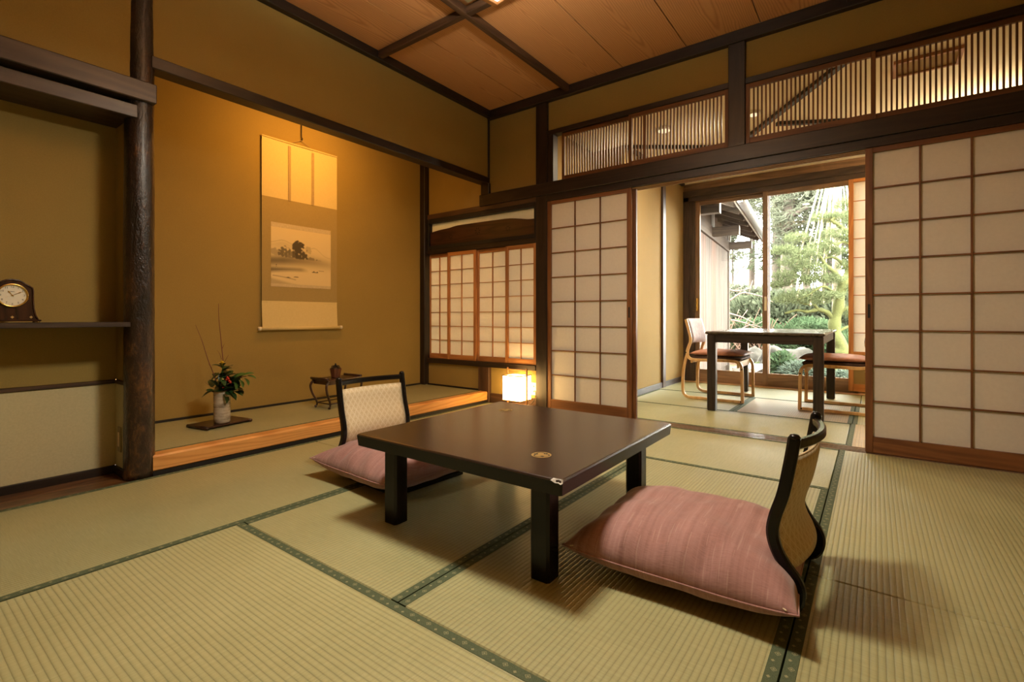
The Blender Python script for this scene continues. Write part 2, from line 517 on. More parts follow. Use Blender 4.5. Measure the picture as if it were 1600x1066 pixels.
# ---------------------------------------------------------------- left side: upper walls, lintels, post
S('wall_left', (-2.95, -2.880), (.86, 3.53), (2.080, 2.64), WALL, 'mustard plaster wall panel above the picture alcove', 'wall')
S('wall_left_near', (-2.95, -2.880), (YF, .83), (1.93, 2.64), WALL, 'mustard plaster wall panel above the shelf recess', 'wall')
trim((-2.966, -2.868), (.88, 3.515), (2.024, 2.084), DARK, 'long dark lintel beam across the front of the picture alcove', 'lintel', .004)
trim((-2.96, -2.838), (YF, .895), (1.838, 1.932), GREYW, 'grey-brown tie beam over the shelf recess ending at the log post', 'beam', .004)
trim((-3.11, -2.862), (YF, .825), (1.752, 1.815), GREYW, 'lower grooved lintel of the shelf recess under the tie beam', 'lintel', .003)
S('wall_left_behind', (-3.11, -2.95), (YF, .83), (1.815, 1.93), WALL, 'plaster strip hidden behind the tie beam', 'wall')

# round log post
def log_post(x, y, r, z0, z1):
    V, F = [], []; seg, rings = 48, 90
    for j in range(rings + 1):
        z = z0 + (z1 - z0) * j / rings
        for i in range(seg):
            a = 2 * math.pi * i / seg
            nz = mnoise.noise((math.cos(a) * 1.7, math.sin(a) * 1.7, z * 2.2)) * .0035
            nz += mnoise.noise((math.cos(a) * 9, math.sin(a) * 9, z * 17)) * .0016
            rr = r * (1.03 - .05 * z / z1) + nz
            V.append((rr * math.cos(a), rr * math.sin(a), z))
    for j in range(rings):
        for i in range(seg):
            k = (i + 1) % seg
            F.append((j * seg + i, j * seg + k, (j + 1) * seg + k, (j + 1) * seg + i))
    F.append(tuple(range(seg))[::-1]); F.append(tuple(rings * seg + i for i in range(seg)))
    m, nt, out = newmat('bark_textured_log'); g = G(nt)
    v = g.coord((1, 1, .5))
    n1 = g.noise(v, 11, 5, .65, .4); n2 = g.noise(v, 60, 4, .7); n3 = g.noise(v, 3.0, 2)
    f = g.math('MULTIPLY_ADD', n2, .35, g.math('MULTIPLY', n1, .65))
    sep = g.n('ShaderNodeSeparateXYZ'); g.l(g.n('ShaderNodeTexCoord').outputs['Object'], sep.inputs[0])
    low = g.math('SUBTRACT', 1.0, g.math('DIVIDE', sep.outputs[2], 1.5), clamp=True)      # lighter towards the foot
    f = g.math('ADD', f, g.math('MULTIPLY', low, .10))
    col = g.ramp(f, [(.46, (.010, .006, .004)), (.58, (.030, .014, .008)), (.68, (.12, .052, .016)), (.82, (.22, .11, .038))])
    g.principled(out, col, g.math('MULTIPLY_ADD', n3, .3, .18), g.bump(f, .9, .016), spec=.5, coat=.25, coat_rough=.25)
    TR[0] += 1
    o = link('trim_%d' % TR[0], mesh_from('log', V, F, m, True), None, (x, y, 0))
    return tag(o, 'round dark log post with patchy bark between shelf recess and picture alcove', 'post', kind='structure')
log_post(-2.918, .845, .0605, 0, 2.66)

# shelf recess at far left
S('wall_recess_back', (-3.15, -3.115), (YF, .83), (.470, 1.83), WALL, 'mustard plaster back wall of the shelf recess', 'wall')
S('wall_recess_lower', (-3.15, -3.112), (YF, .83), (.035, .452), PAPERWALL, 'pale grey-green papered dado at the bottom of the shelf recess', 'wall')
S('wall_recess_side', (-3.115, -2.96), (.803, .83), (.470, 1.76), WALL, 'narrow plaster side wall of the shelf recess beside the log post', 'wall')
S('wall_recess_side_lower', (-3.112, -2.96), (.800, .83), (.035, .452), PAPERWALL, 'narrow papered dado beside the log post with the light switch', 'wall')
trim((-3.13, -3.106), (YF, .803), (.452, .470), DARK2, 'thin brown rail above the papered dado', 'rail', .001)
trim((-3.112, -2.96), (.796, .82), (.452, .470), DARK2, 'short brown rail above the papered dado beside the post', 'rail', .001)
S('baseboard_recess', (-3.13, -3.100), (YF, .80), (-.004, .036), DARK, 'dark baseboard at the back of the shelf recess', 'baseboard')
S('baseboard_recess_side', (-3.105, -2.965), (.790, .82), (-.004, .036), DARK, 'short dark baseboard beside the log post', 'baseboard')
fb = S('floor_recess', (-3.13, -2.867), (YF, .83), (-.05, -.006), FLOORW, 'polished brown floorboard strip in front of the shelf recess', 'floor')
B('floorboard', (-3.12, -2.985), (YF, .825), (-.006, -.003), FLOORW, fb, .001)
B('floorboard', (-2.984, -2.868), (YF, .80), (-.006, -.003), FLOORW, fb, .001)

# ---------------------------------------------------------------- picture alcove
AX = -3.74
S('wall_alcove_back', (AX - .05, AX), (.82, 3.56), (.05, 2.70), WALL, 'mustard plaster back wall of the picture alcove', 'wall')
S('wall_alcove_side', (AX, -2.965), (.83, .872), (.05, 2.70), WALL, 'plaster side wall of the alcove behind the log post', 'wall')
S('ceiling_alcove', (AX - .05, -2.95), (.82, 3.60), (2.66, 2.70), CEDAR, 'hidden board ceiling of the picture alcove', 'ceiling')
af = S('floor_alcove', (AX - .05, -2.90), (.83, 3.60), (-.02, .045), DARK2, 'raised platform of the picture alcove', 'floor')
mat_piece(af, AX + .002, -2.952, .875, 3.50, 'y', .92, .100, .054, .022, 'hi')
TR[0] += 1
V, F = extrude_poly([(-2.952, .022), (-2.878, .022), (-2.870, .028), (-2.870, .092), (-2.878, .101), (-2.952, .101)], .888, 3.490)
kama = link('trim_%d' % TR[0], mesh_from('alcove_rail', [(a, b - 2.19, c - .06) for a, b, c in V], F, KAMACHI), None, (0, 2.19, .06)); fixnormals(kama)
tag(kama, 'honey coloured cedar rail along the front edge of the alcove platform', 'rail', kind='structure')
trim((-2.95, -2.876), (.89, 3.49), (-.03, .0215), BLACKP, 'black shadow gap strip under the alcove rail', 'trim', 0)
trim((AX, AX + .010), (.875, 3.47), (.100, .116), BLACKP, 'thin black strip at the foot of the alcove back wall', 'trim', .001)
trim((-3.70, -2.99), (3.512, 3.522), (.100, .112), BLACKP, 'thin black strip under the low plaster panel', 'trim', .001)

# ---------------------------------------------------------------- back wall, left bay: study window
trim((AX - .005, -3.675), (3.465, 3.56), (.10, 2.66), DARK, 'slim dark corner post at the back of the alcove', 'post')
S('wall_back_alcove', (-3.70, -2.955), (3.53, 3.57), (1.83, 2.66), WALL, 'plaster panel above the study window inside the alcove', 'wall')
S('wall_back_upper', (-2.885, -2.335), (3.530, 3.57), (1.90, 2.64), WALL, 'plaster panel between the alcove corner and the dark post', 'wall')
trim((-2.90, -2.872), (3.508, 3.56), (1.92, 2.64), DARK, 'thin dark batten in the corner above the tie beam', 'batten')
trim((-2.957, -2.862), (3.500, 3.58), (1.91, 2.03), DARK, 'short dark stub post under the end of the alcove lintel', 'post')
trim((-2.34, -2.228), (3.502, 3.600), (0, 2.64), DARK, 'dark square post left of the paper doors', 'post')
trim((-.788, -.684), (3.502, 3.600), (1.90, 2.64), DARK, 'dark square post between the two slatted transoms', 'post')
trim((.66, .735), (3.502, 3.632), (0, 2.64), DARK, 'dark square post at the right end of the back wall', 'post')
trim((-2.965, .735), (3.486, 3.56), (1.822, 1.926), DARK, 'long dark tie beam running across the back wall', 'beam', .004)
kamoi = trim((-2.228, .66), (3.500, 3.632), (1.770, 1.822), DARK, 'dark grooved lintel above the sliding paper doors', 'lintel', .002)
for y in (3.528, 3.560, 3.592): B('groove_lip', (-2.228, .66), (y, y + .008), (1.764, 1.770), ENGAWA, kamoi, .001)  # pale wood colour stands in for light reflected on the lips
# study-window frame
trim((-3.70, -2.34), (3.505, 3.59), (1.782, 1.832), DARK2, 'dark rail above the carved transom of the study window', 'rail', .002)
trim((-3.70, -2.34), (3.505, 3.59), (1.430, 1.474), DARK, 'dark rail between carved transom and study window', 'rail', .002)
trim((-3.70, -2.34), (3.495, 3.59), (.325, .370), DARK, 'dark sill beam under the study window', 'sill', .002)
trim((-3.70, -3.655), (3.506, 3.57), (1.474, 1.782), BLACKP, 'black left stile of the carved transom frame', 'trim', .002)
trim((-2.362, -2.34), (3.506, 3.57), (1.474, 1.782), BLACKP, 'black right stile of the carved transom frame', 'trim', .002)
trim((-3.655, -2.362), (3.507, 3.57), (1.742, 1.782), BLACKP, 'black top bar of the carved transom frame', 'trim', .002)
trim((-3.655, -2.362), (3.507, 3.57), (1.474, 1.510), BLACKP, 'black bottom bar of the carved transom frame', 'trim', .002)
S('wall_transom_panel', (-3.66, -2.355), (3.556, 3.562), (1.50, 1.75), WHITEPAN, 'white panel behind the carved transom board', 'panel', 0)
# carved board with wavy top
top = smooth_path([(-3.655, 0, 1.652), (-3.53, 0, 1.666), (-3.40, 0, 1.673), (-3.28, 0, 1.686), (-3.10, 0, 1.686), (-2.95, 0, 1.685), (-2.80, 0, 1.683), (-2.66, 0, 1.680), (-2.55, 0, 1.667), (-2.44, 0, 1.648), (-2.362, 0, 1.645)], 4)
pts = [(p.x, p.z) for p in top] + [(-2.362, 1.508), (-3.655, 1.508)]
V, F = extrude_poly(pts, 3.530, 3.548)
carve = link('transom_board', mesh_from('carved_board', [(a + 3.0, b - 3.54, c - 1.508) for a, b, c in V], F, ROSE.ax('x')), None, (-3.0, 3.54, 1.508)); fixnormals(carve)
tag(carve, 'dark reddish wooden transom board with gently wavy top and leaf emblems', 'board')
def rosette(px, pz, s):
    V, F = [], []
    for k in range(7):
        a = 2 * math.pi * k / 7 + .2
        for (r, w) in ((.9, 0), (.55, .26), (.25, 0), (.55, -.26)):
            V.append((px + 3.0 + s * r * math.cos(a + w), -.0105, pz - 1.508 + s * r * math.sin(a + w)))
        b = len(V) - 4; F.append((b, b + 1, b + 2, b + 3))
    return link('leaf_emblem', mesh_from('emblem', V, F, BLACKP), carve)
for q in ((-3.37, 1.585, .036), (-3.02, 1.605, .045), (-2.66, 1.590, .036)): rosette(*q)
# low wall under window
S('wall_back_low', (-3.70, -2.985), (3.525, 3.57), (.09, .33), WALL, 'low mustard plaster panel under the study window on the alcove side', 'wall')
S('wall_back_low_room', (-2.86, -2.34), (3.530, 3.57), (0, .33), WALL, 'low mustard plaster panel behind the paper lantern', 'wall')
trim((-2.985, -2.855), (3.495, 3.58), (0, .325), DARK2, 'short brown post at the end of the alcove rail under the window', 'post')
S('baseboard_back', (-2.855, -2.34), (3.512, 3.54), (0, .085), DARK2, 'brown baseboard behind the paper lantern', 'baseboard')
S('wall_back_light_stop', (-3.85, -2.20), (3.605, 3.66), (-.08, .31), WALL, 'unseen light-blocking strip added behind the low panels of the back wall', 'wall')  # added out of sight to stop daylight leaking in below the panels
# closed niche behind the window
S('wall_window_niche', (-3.78, -2.34), (3.78, 3.82), (.2, 2.0), WHITEPAN, 'pale board closing the niche behind the study window', 'wall')
S('wall_window_niche_top', (-3.78, -2.34), (3.57, 3.80), (1.84, 1.87), WHITEPAN, 'top board of the niche behind the study window', 'wall')
S('wall_window_niche_base', (-3.78, -2.34), (3.57, 3.80), (.30, .33), WHITEPAN, 'bottom board of the niche behind the study window', 'wall')
S('wall_window_niche_end', (-3.80, -3.76), (3.56, 3.82), (.2, 2.0), WHITEPAN, 'end board of the niche behind the study window', 'wall')

# ---------------------------------------------------------------- paper leaves
def leaf(name, label, x0, x1, z0, z1, yc, wood, cols, rows, stile, top, bot, bar=.008, depth=.028, kind='structure', cat='sliding door', paper=None, panel=None, pull=None):
    t = thing(name, label, cat, ((x0 + x1) / 2, yc, z0), kind=kind)
    yf, yb = yc - depth / 2, yc + depth / 2
    for a, b in ((x0, x0 + stile), (x1 - stile, x1)): B('stile', (a, b), (yf, yb), (z0, z1), wood, t, .002)
    B('rail', (x0 + stile, x1 - stile), (yf + .002, yb - .002), (z1 - top, z1), wood, t, .0015)
    B('rail', (x0 + stile, x1 - stile), (yf + .002, yb - .002), (z0, z0 + bot), wood, t, .0015)
    xa, xb, za, zb = x0 + stile, x1 - stile, z0 + bot, z1 - top
    if panel:
        B('kick_panel', (xa, xb), (yc - .004, yc + .004), (za, za + panel), WALLV, t, 0); za += panel
        B('rail', (xa, xb), (yf + .002, yb - .002), (za, za + .03), wood, t, .0015); za += .03
    w, h = (xb - xa) / cols, (zb - za) / rows
    for i in range(1, cols): B('lattice_bar', (xa + i * w - bar / 2, xa + i * w + bar / 2), (yf + .004, yf + .018), (za, zb), wood, t, .0006)
    for j in range(1, rows): B('lattice_bar', (xa, xb), (yf + .0045, yf + .0175), (za + j * h - bar / 2, za + j * h + bar / 2), wood, t, .0006)
    for i in range(cols):
        for j in range(rows):
            B('paper_pane', (xa + i * w, xa + (i + 1) * w), (yf + .0185, yf + .0195), (za + j * h, za + (j + 1) * h), paper or PAPER, t, 0)
    if pull is not None: B('finger_pull', (pull - .006, pull + .006), (yf - .0005, yf + .001), (z0 + .78, z0 + .86), BLACKP, t, .0002)
    return t
SH = Wood('shoji_cedar', (.13, .045, .012), (.24, .095, .028), .5)
leaf('door_1', 'paper sliding door left of the opening, behind the low table', -2.2285, -1.478, .004, 1.770, 3.524, SH, 3, 8, .036, .030, .092, pull=-1.495)
leaf('door_2', 'rear paper sliding door stacked behind the left one', -2.2285, -1.456, .004, 1.770, 3.566, SH, 3, 8, .036, .030, .092)
leaf('door_3', 'large paper sliding door at the right edge of the view', -.042, .6605, .004, 1.770, 3.524, SH, 3, 8, .036, .030, .092, pull=-.024)
leaf('door_4', 'rear paper sliding door stacked behind the right one', -.034, .6605, .004, 1.770, 3.566, SH, 3, 8, .036, .030, .092)
wb = [-3.700, -3.392, -3.038, -2.668, -2.341]
wl = ['first study-window paper leaf from the alcove corner', 'second study-window paper leaf from the alcove corner', 'third study-window paper leaf from the alcove corner', 'fourth study-window paper leaf, nearest the dark post']
for i in range(4):
    leaf('window_%d' % (i + 1), wl[i], wb[i] - (.010 if i else 0), wb[i + 1] + (.010 if i < 3 else 0), .371, 1.429, 3.552 - (.028 if i in (1, 3) else 0), CEDAR, 2, 7, .030, .036, .048, .006, .026, cat='window leaf')

# ---------------------------------------------------------------- slatted transoms
trim((-2.228, -.788), (3.510, 3.59), (2.330, 2.368), DARK, 'dark rail above the left slatted transom', 'rail', .002)
trim((-.684, .66), (3.510, 3.59), (2.330, 2.368), DARK, 'dark rail above the right slatted transom', 'rail', .002)
trim((-2.228, -2.172), (3.512, 3.59), (1.926, 2.33), DARK, 'dark jamb at the left end of the slatted transom', 'jamb', .002)
trim((-2.228, .66), (3.56, 3.60), (1.82, 1.940), DARK2, 'brown sill rail behind the tie beam under the transoms', 'rail', .002)
S('wall_back_frieze', (-2.228, -.788), (3.530, 3.57), (2.368, 2.64), WALL, 'mustard plaster frieze above the left slatted transom', 'wall')
S('wall_back_frieze_right', (-.684, .66), (3.530, 3.57), (2.368, 2.64), WALL, 'mustard plaster frieze above the right slatted transom', 'wall')
def ranma(label, x0, x1, yc, wide=None):
    t = thing('transom_screen', label, 'transom', ((x0 + x1) / 2, yc, 1.934), group='slatted sliding transom screens')
    for a, b in ((x0, x0 + .024), (x1 - .024, x1)): B('stile', (a, b), (yc - .011, yc + .011), (1.934, 2.329), RANMA, t, .0015)
    B('rail', (x0 + .024, x1 - .024), (yc - .010, yc + .010), (2.299, 2.329), RANMA, t, .0015)
    B('rail', (x0 + .024, x1 - .024), (yc - .010, yc + .010), (1.934, 1.972), RANMA, t, .0015)
    n = round((x1 - x0 - .048) / .0242)
    for i in range(1, n):
        x = x0 + .024 + (x1 - x0 - .048) * i / n
        w = .0048
        if wide and abs(x - wide) < .012: w = .011
        B('slat', (x - w, x + w), (yc - .006, yc + .006), (1.972, 2.299), RANMA, t, .001)
ranma('slatted transom screen nearest the left dark post', -2.104, -1.484, 3.552)
ranma('slatted transom screen just left of the middle post', -1.502, -.789, 3.528, -1.372)
ranma('slatted transom screen just right of the middle post', -.683, .008, 3.528)
ranma('slatted transom screen at the right edge', -.016, .66, 3.552)
# ---------------------------------------------------------------- veranda room beyond the doors
YW = 6.20
fv = S('floor_veranda', (-2.32, .95), (3.632, 6.28), (-.085, -.056), DARK2, 'matted floor of the sunlit veranda room', 'floor', 0)
for a in [(-2.25, -.14, 3.634, 4.40, 'x', 1.05), (-.14, .90, 3.634, 4.40, 'y', -1.0), (-1.90, -.955, 4.40, 5.25, 'y', 1.0), (-.955, -.13, 4.40, 5.25, 'y', -.95),
          (-.13, .90, 4.40, 5.25, 'y'), (-1.90, -.10, 5.25, 6.05, 'x', 1.05), (-.10, .90, 5.25, 6.05, 'x')]:
    mat_piece(fv, *a)
eb = B('engawa_board', (-1.90, .90), (6.052, 6.20), (-.05, .002), ENGAWA, fv, .002)
S('wall_veranda_left', (-1.96, -1.91), (4.38, 6.25), (0, 2.45), WALLV, 'cream plaster wall on the left of the veranda room', 'wall')
S('wall_veranda_jog', (-2.30, -1.96), (4.40, 4.45), (0, 2.45), WALLV, 'plaster return of the veranda wall behind the left paper doors', 'wall')
S('wall_veranda_near', (-2.30, -2.25), (3.57, 4.42), (0, 2.45), WALLV, 'plaster wall at the near left end of the veranda room', 'wall')
S('wall_veranda_right', (.90, .95), (3.57, 6.25), (0, 2.45), WALLV, 'cream plaster wall at the right end of the veranda room', 'wall')
S('wall_veranda_gap', (.735, .95), (3.57, 3.632), (-.05, 2.45), WALLV, 'narrow plaster wall beside the right door post', 'wall')
S('ceiling_veranda', (-2.32, .98), (3.57, 6.30), (2.43, 2.47), CEILV, 'pale flat ceiling of the veranda room', 'ceiling', 0)
S('baseboard_veranda', (-1.91, -1.893), (4.40, 6.12), (0, .06), GREYW, 'grey-brown baseboard along the veranda wall', 'baseboard')
trim((-1.91, -1.885), (5.37, 5.46), (0, 2.43), DARK2, 'brown batten post on the veranda wall', 'post')
trim((-1.91, -1.87), (4.40, 6.10), (2.40, 2.43), DARK2, 'brown ceiling strip along the veranda wall', 'trim')
def beam(p, q, w, h, mat, label, cat='beam'):
    p, q = Vector(p), Vector(q); d = q - p
    TR[0] += 1
    o = link('trim_%d' % TR[0], box_mesh(d.length, w, h, .002, mat.ax('x')), None, (p + q) / 2, (0, -math.asin(d.z / d.length), math.atan2(d.y, d.x)))
    return tag(o, label, cat, kind='structure')
beam((-.93, 4.84, 2.415), (-.15, 3.76, 2.415), .045, .03, DARK, 'slanting dark ceiling strip seen through the right transom')
beam((-1.885, 4.42, 2.415), (-.98, 5.10, 2.415), .035, .03, DARK, 'slanting dark ceiling strip seen through the left transom')
beam((-.66, 4.63, 2.415), (-.15, 4.92, 2.415), .04, .03, DARK, 'short dark ceiling strip near the middle of the veranda')
# window head and frame
trim((-1.91, .90), (6.165, 6.26), (2.345, 2.43), WINW, 'brown head beam above the garden window', 'beam', .003)
trim((-1.91, .90), (6.150, 6.26), (2.268, 2.345), WINDARK, 'dark lower head beam above the garden window', 'beam', .003)
tk = trim((-1.91, .90), (6.155, 6.26), (2.212, 2.268), WINDARK, 'grooved track above the garden doors', 'track', .002)
for y in (6.16, 6.18, 6.205, 6.23): B('groove_lip', (-1.77, .90), (y, y + .01), (2.206, 2.212), WINW, tk, .001)
trim((-1.91, -1.84), (6.155, 6.26), (0, 2.268), WINDARK, 'dark window jamb at the left end of the garden window', 'jamb', .003)
trim((-1.84, -1.775), (6.165, 6.26), (0, 2.212), WINDARK, 'inner dark jamb beside the left garden door', 'jamb', .003)
S('wall_window_head', (-1.96, .95), (6.26, 6.30), (2.2, 2.47), WALLV, 'outer wall strip above the garden window', 'wall')
trim((-1.84, .90), (6.20, 6.28), (-.06, .004), WINW, 'low sill track of the garden doors', 'sill', .002)
S('wall_under_window', (-2.0, .95), (6.24, 6.30), (-.45, -.05), WEATHER, 'boarded plinth under the garden window', 'wall')
def garden_door(n, label, x0, x1, y):
    t = thing('door_%d' % n, label, 'glass door', ((x0 + x1) / 2, y, .004), kind='structure')
    for a, b in ((x0, x0 + .055), (x1 - .055, x1)): B('stile', (a, b), (y - .017, y + .017), (.004, 2.206), WINW, t, .003)
    B('rail', (x0 + .055, x1 - .055), (y - .015, y + .015), (2.160, 2.206), WINW, t, .002)
    B('rail', (x0 + .055, x1 - .055), (y - .015, y + .015), (.004, .150), WINW, t, .002)
    B('pane', (x0 + .05, x1 - .05), (y - .002, y + .002), (.145, 2.165), GLASS, t, 0)
    return t
d5 = garden_door(5, 'left sliding glass door to the garden', -1.775, -.955, 6.215)
d6 = garden_door(6, 'middle sliding glass door to the garden', -1.020, -.13, 6.175)
d7 = garden_door(7, 'right sliding glass door behind the narrow paper screen', -.19, .70, 6.215)
TR[0] += 1
S('wall_window_right', (.70, .95), (6.15, 6.26), (0, 2.27), WALLV, 'plaster strip at the right end of the garden window', 'wall')
B('lock_plate', (-1.001, -.976), (6.153, 6.158), (.86, 1.02), IVORY, d6, .001)
B('lock_plate', (-1.762, -1.740), (6.193, 6.198), (.86, 1.02), BRASS, d5, .001)
leaf('door_8', 'narrow orange framed paper screen at the right side of the garden window', -.212, .50, .03, 2.20, 6.105, Wood('orange_cedar', (.42, .15, .035), (.60, .25, .07), .45), 3, 9, .042, .035, .075, .007, .026, paper=PAPER, panel=.30)

# fittings on the veranda ceiling
def ceiling_disc(x, y, r, label, watt):
    t = thing('ceiling_light', label, 'ceiling light', (x, y, 2.43))
    V, F = lathe([(r * .70, -.022), (r * .95, -.02), (r, -.012), (r, -.001)], 28)
    link('rim', mesh_from('rim', V, F, IVORY, True), t)
    V, F = lathe([(r * .2, -.031), (r * .5, -.029), (r * .69, -.023), (r * .69, -.018)], 28)
    link('diffuser', mesh_from('diffuser', V, F, emit_mat('warm_diffuser', (1, .78, .45), 1.2), True), t)
    l = bpy.data.lights.new('veranda_lamp', 'AREA'); l.shape = 'DISK'; l.size = r * 1.5; l.energy = watt; l.color = (1, .80, .52)
    link('lamp_light', l, t, (0, 0, -.04))
ceiling_disc(-1.47, 4.205, .075, 'small round ceiling light seen through the left transom', VERANDA_W)
ceiling_disc(-.775, 4.30, .055, 'small round ceiling light beside the slanting ceiling strip', VERANDA_W)
wsn = thing('added_sconce', 'added unseen uplight on the right veranda wall that brightens the veranda ceiling', 'fill light', (.90, 5.35, 1.95))  # out-of-view lamp added to brighten the veranda ceiling behind the transoms
B('back_plate', (-.012, -.0005), (-.06, .06), (0, .16), IVORY, wsn, .002, local=True)
for s in (-1, 1): B('paper_pane', (-.11, -.012), (s * .075 - .001, s * .075 + .001), (0, .15), PAPER, wsn, 0, local=True)
B('paper_pane', (-.112, -.110), (-.075, .075), (0, .15), PAPER, wsn, 0, local=True)
B('base', (-.112, -.012), (-.076, .076), (-.008, 0), BEECH, wsn, .001, local=True)
wl_ = bpy.data.lights.new('added_ceiling_fill', 'AREA'); wl_.shape = 'SQUARE'; wl_.size = .09; wl_.energy = VERANDA_W * 3.5; wl_.color = (1, .82, .55)
link('added_ceiling_fill', wl_, wsn, (-.06, 0, .12), (math.pi, math.radians(-25), 0))
vt = thing('ceiling_vent', 'rectangular wooden ceiling hatch seen through the right transom', 'ceiling vent', (.27, 4.10, 2.43))
for xs, ys in (((-.17, .17), (.10, .12)), ((-.17, .17), (-.12, -.10)), ((-.17, -.15), (-.10, .10)), ((.15, .17), (-.10, .10))): B('frame', xs, ys, (-.022, -.0005), CEDAR, vt, .001, local=True)
B('panel', (-.15, .15), (-.10, .10), (-.012, -.001), WALLV, vt, 0, local=True)

# ================================================================== OBJECTS IN THE ROOM
# ---------------------------------------------------------------- ceiling lantern (its tip shows at the top of the view)
LX, LY = -1.06, 1.30
cl = thing('ceiling_lantern', 'square wooden ceiling lantern with glowing white panel at the top edge', 'ceiling lamp', (LX, LY, 2.075), math.radians(-11.5))
for a in range(4):
    c, s = math.cos(a * math.pi / 2), math.sin(a * math.pi / 2)
    o = link('frame_bar', box_mesh(.52, .022, .06, .002, CEDAR.ax('x')), cl, (-s * .249, c * .249, .03), (0, 0, a * math.pi / 2))
    o = link('side_panel', box_mesh(.48, .004, .16, 0, PAPER), cl, (-s * .243, c * .243, .14), (0, 0, a * math.pi / 2))
    o = link('frame_bar', box_mesh(.52, .020, .025, .002, CEDAR.ax('x')), cl, (-s * .246, c * .246, .225), (0, 0, a * math.pi / 2))
B('diffuser', (-.24, .24), (-.24, .24), (.012, .018), emit_mat('lantern_diffuser', (1, .86, .62), 4.0), cl, 0, local=True)
tube('cord', [(0, 0, .2), (0, 0, .61)], .006, BLACKP, cl, 8)
V, F = lathe([(.06, .595), (.055, .613)], 20); link('ceiling_rose', mesh_from('rose', V, F, DARK2.ax('z')), cl)
for a in range(2): link('cross_bar', box_mesh(.5, .015, .015, .001, CEDAR.ax('x')), cl, (0, 0, .215), (0, 0, a * math.pi / 2))
ld = bpy.data.lights.new('lantern_light', 'AREA'); ld.shape = 'SQUARE'; ld.size = .27; ld.energy = LAMP_W; ld.color = (1, .91, .73)
link('lantern_light', ld, cl, (0, 0, .008))
lu = bpy.data.lights.new('lantern_uplight', 'AREA'); lu.shape = 'SQUARE'; lu.size = .36; lu.energy = LAMP_W * .6; lu.color = (1, .87, .66)
link('lantern_uplight', lu, cl, (0, 0, .236), (math.pi, 0, 0))
lp = bpy.data.lights.new('lantern_bulb', 'POINT'); lp.energy = LAMP_W * 2.4; lp.color = (1, .90, .71); lp.shadow_soft_size = .05
link('lantern_bulb', lp, cl, (0, 0, .17))

# ---------------------------------------------------------------- hidden strip lamp behind the alcove lintel
sl = thing('strip_lamp', 'small warm strip lamp hidden behind the alcove lintel', 'lamp', (-3.03, 2.15, 2.42))
B('housing', (-.03, .03), (-.25, .25), (0, .04), IVORY, sl, .003, local=True)
B('tube', (-.02, .02), (-.23, .23), (-.014, -.001), emit_mat('warm_tube', (1, .62, .22), 3.0), sl, .004, local=True)
for s in (-1, 1): B('bracket', (-.012, .085), (s * .2 - .01, s * .2 + .01), (.03, .045), IRON, sl, .001, local=True)
al = bpy.data.lights.new('strip_light', 'AREA'); al.shape = 'RECTANGLE'; al.size = .05; al.size_y = .46; al.energy = ALCOVE_W; al.color = (1, .47, .10)
link('strip_light', al, sl, (-.03, 0, -.02), (0, math.radians(35), 0))

# ---------------------------------------------------------------- low lacquered table
tx0, tx1, ty0, ty1, tz = -1.606, -.688, 1.157, 2.064, .340
tb = thing('low_table', 'low square dark lacquered table in the middle of the tatami room', 'table', ((tx0 + tx1) / 2, (ty0 + ty1) / 2, 0))
hx, hy = (tx1 - tx0) / 2, (ty1 - ty0) / 2
V, F = [], []
def ring(px, py, z): 
    c = .006; return [(px - c, -py, z), (px, -py + c, z), (px, py - c, z), (px - c, py, z), (-px + c, py, z), (-px, py - c, z), (-px, -py + c, z), (-px + c, -py, z)]
RG = [ring(hx - .010, hy - .010, tz - .048), ring(hx - .004, hy - .004, tz - .045), ring(hx, hy, tz - .006), ring(hx - .003, hy - .003, tz - .0015), ring(hx - .007, hy - .007, tz)]
for r in RG: V += r
F.append(tuple(range(8))[::-1]); F.append(tuple(32 + i for i in range(8)))
for j in range(4):
    for i in range(8): F.append((j * 8 + i, j * 8 + (i + 1) % 8, (j + 1) * 8 + (i + 1) % 8, (j + 1) * 8 + i))
ttop = link('tabletop', mesh_from('tabletop', V, F, [LACQ, BLACKL]), tb)
for q in ttop.data.polygons: q.material_index = 0 if q.normal.z > .5 else 1
for sx in (-1, 1):
    for sy in (-1, 1):
        x, y = sx * (hx - .118), sy * (hy - .098)
        V, F = sweep([(x, y, 0), (x, y, tz - .046)], [(a, b) for a, b in rrect(.068, .066, .008)], up=(0, 1, 0))
        fixnormals(link('leg', mesh_from('leg', V, F, BLACKL), tb))
for sy in (-1, 1): B('apron', (-hx + .15, hx - .15), (sy * (hy - .098) - .011, sy * (hy - .098) + .011), (tz - .075, tz - .046), BLACKL, tb, .003, local=True)
for sx in (-1, 1): B('apron', (sx * (hx - .118) - .011, sx * (hx - .118) + .011), (-hy + .13, hy - .13), (tz - .075, tz - .046), BLACKL, tb, .003, local=True)
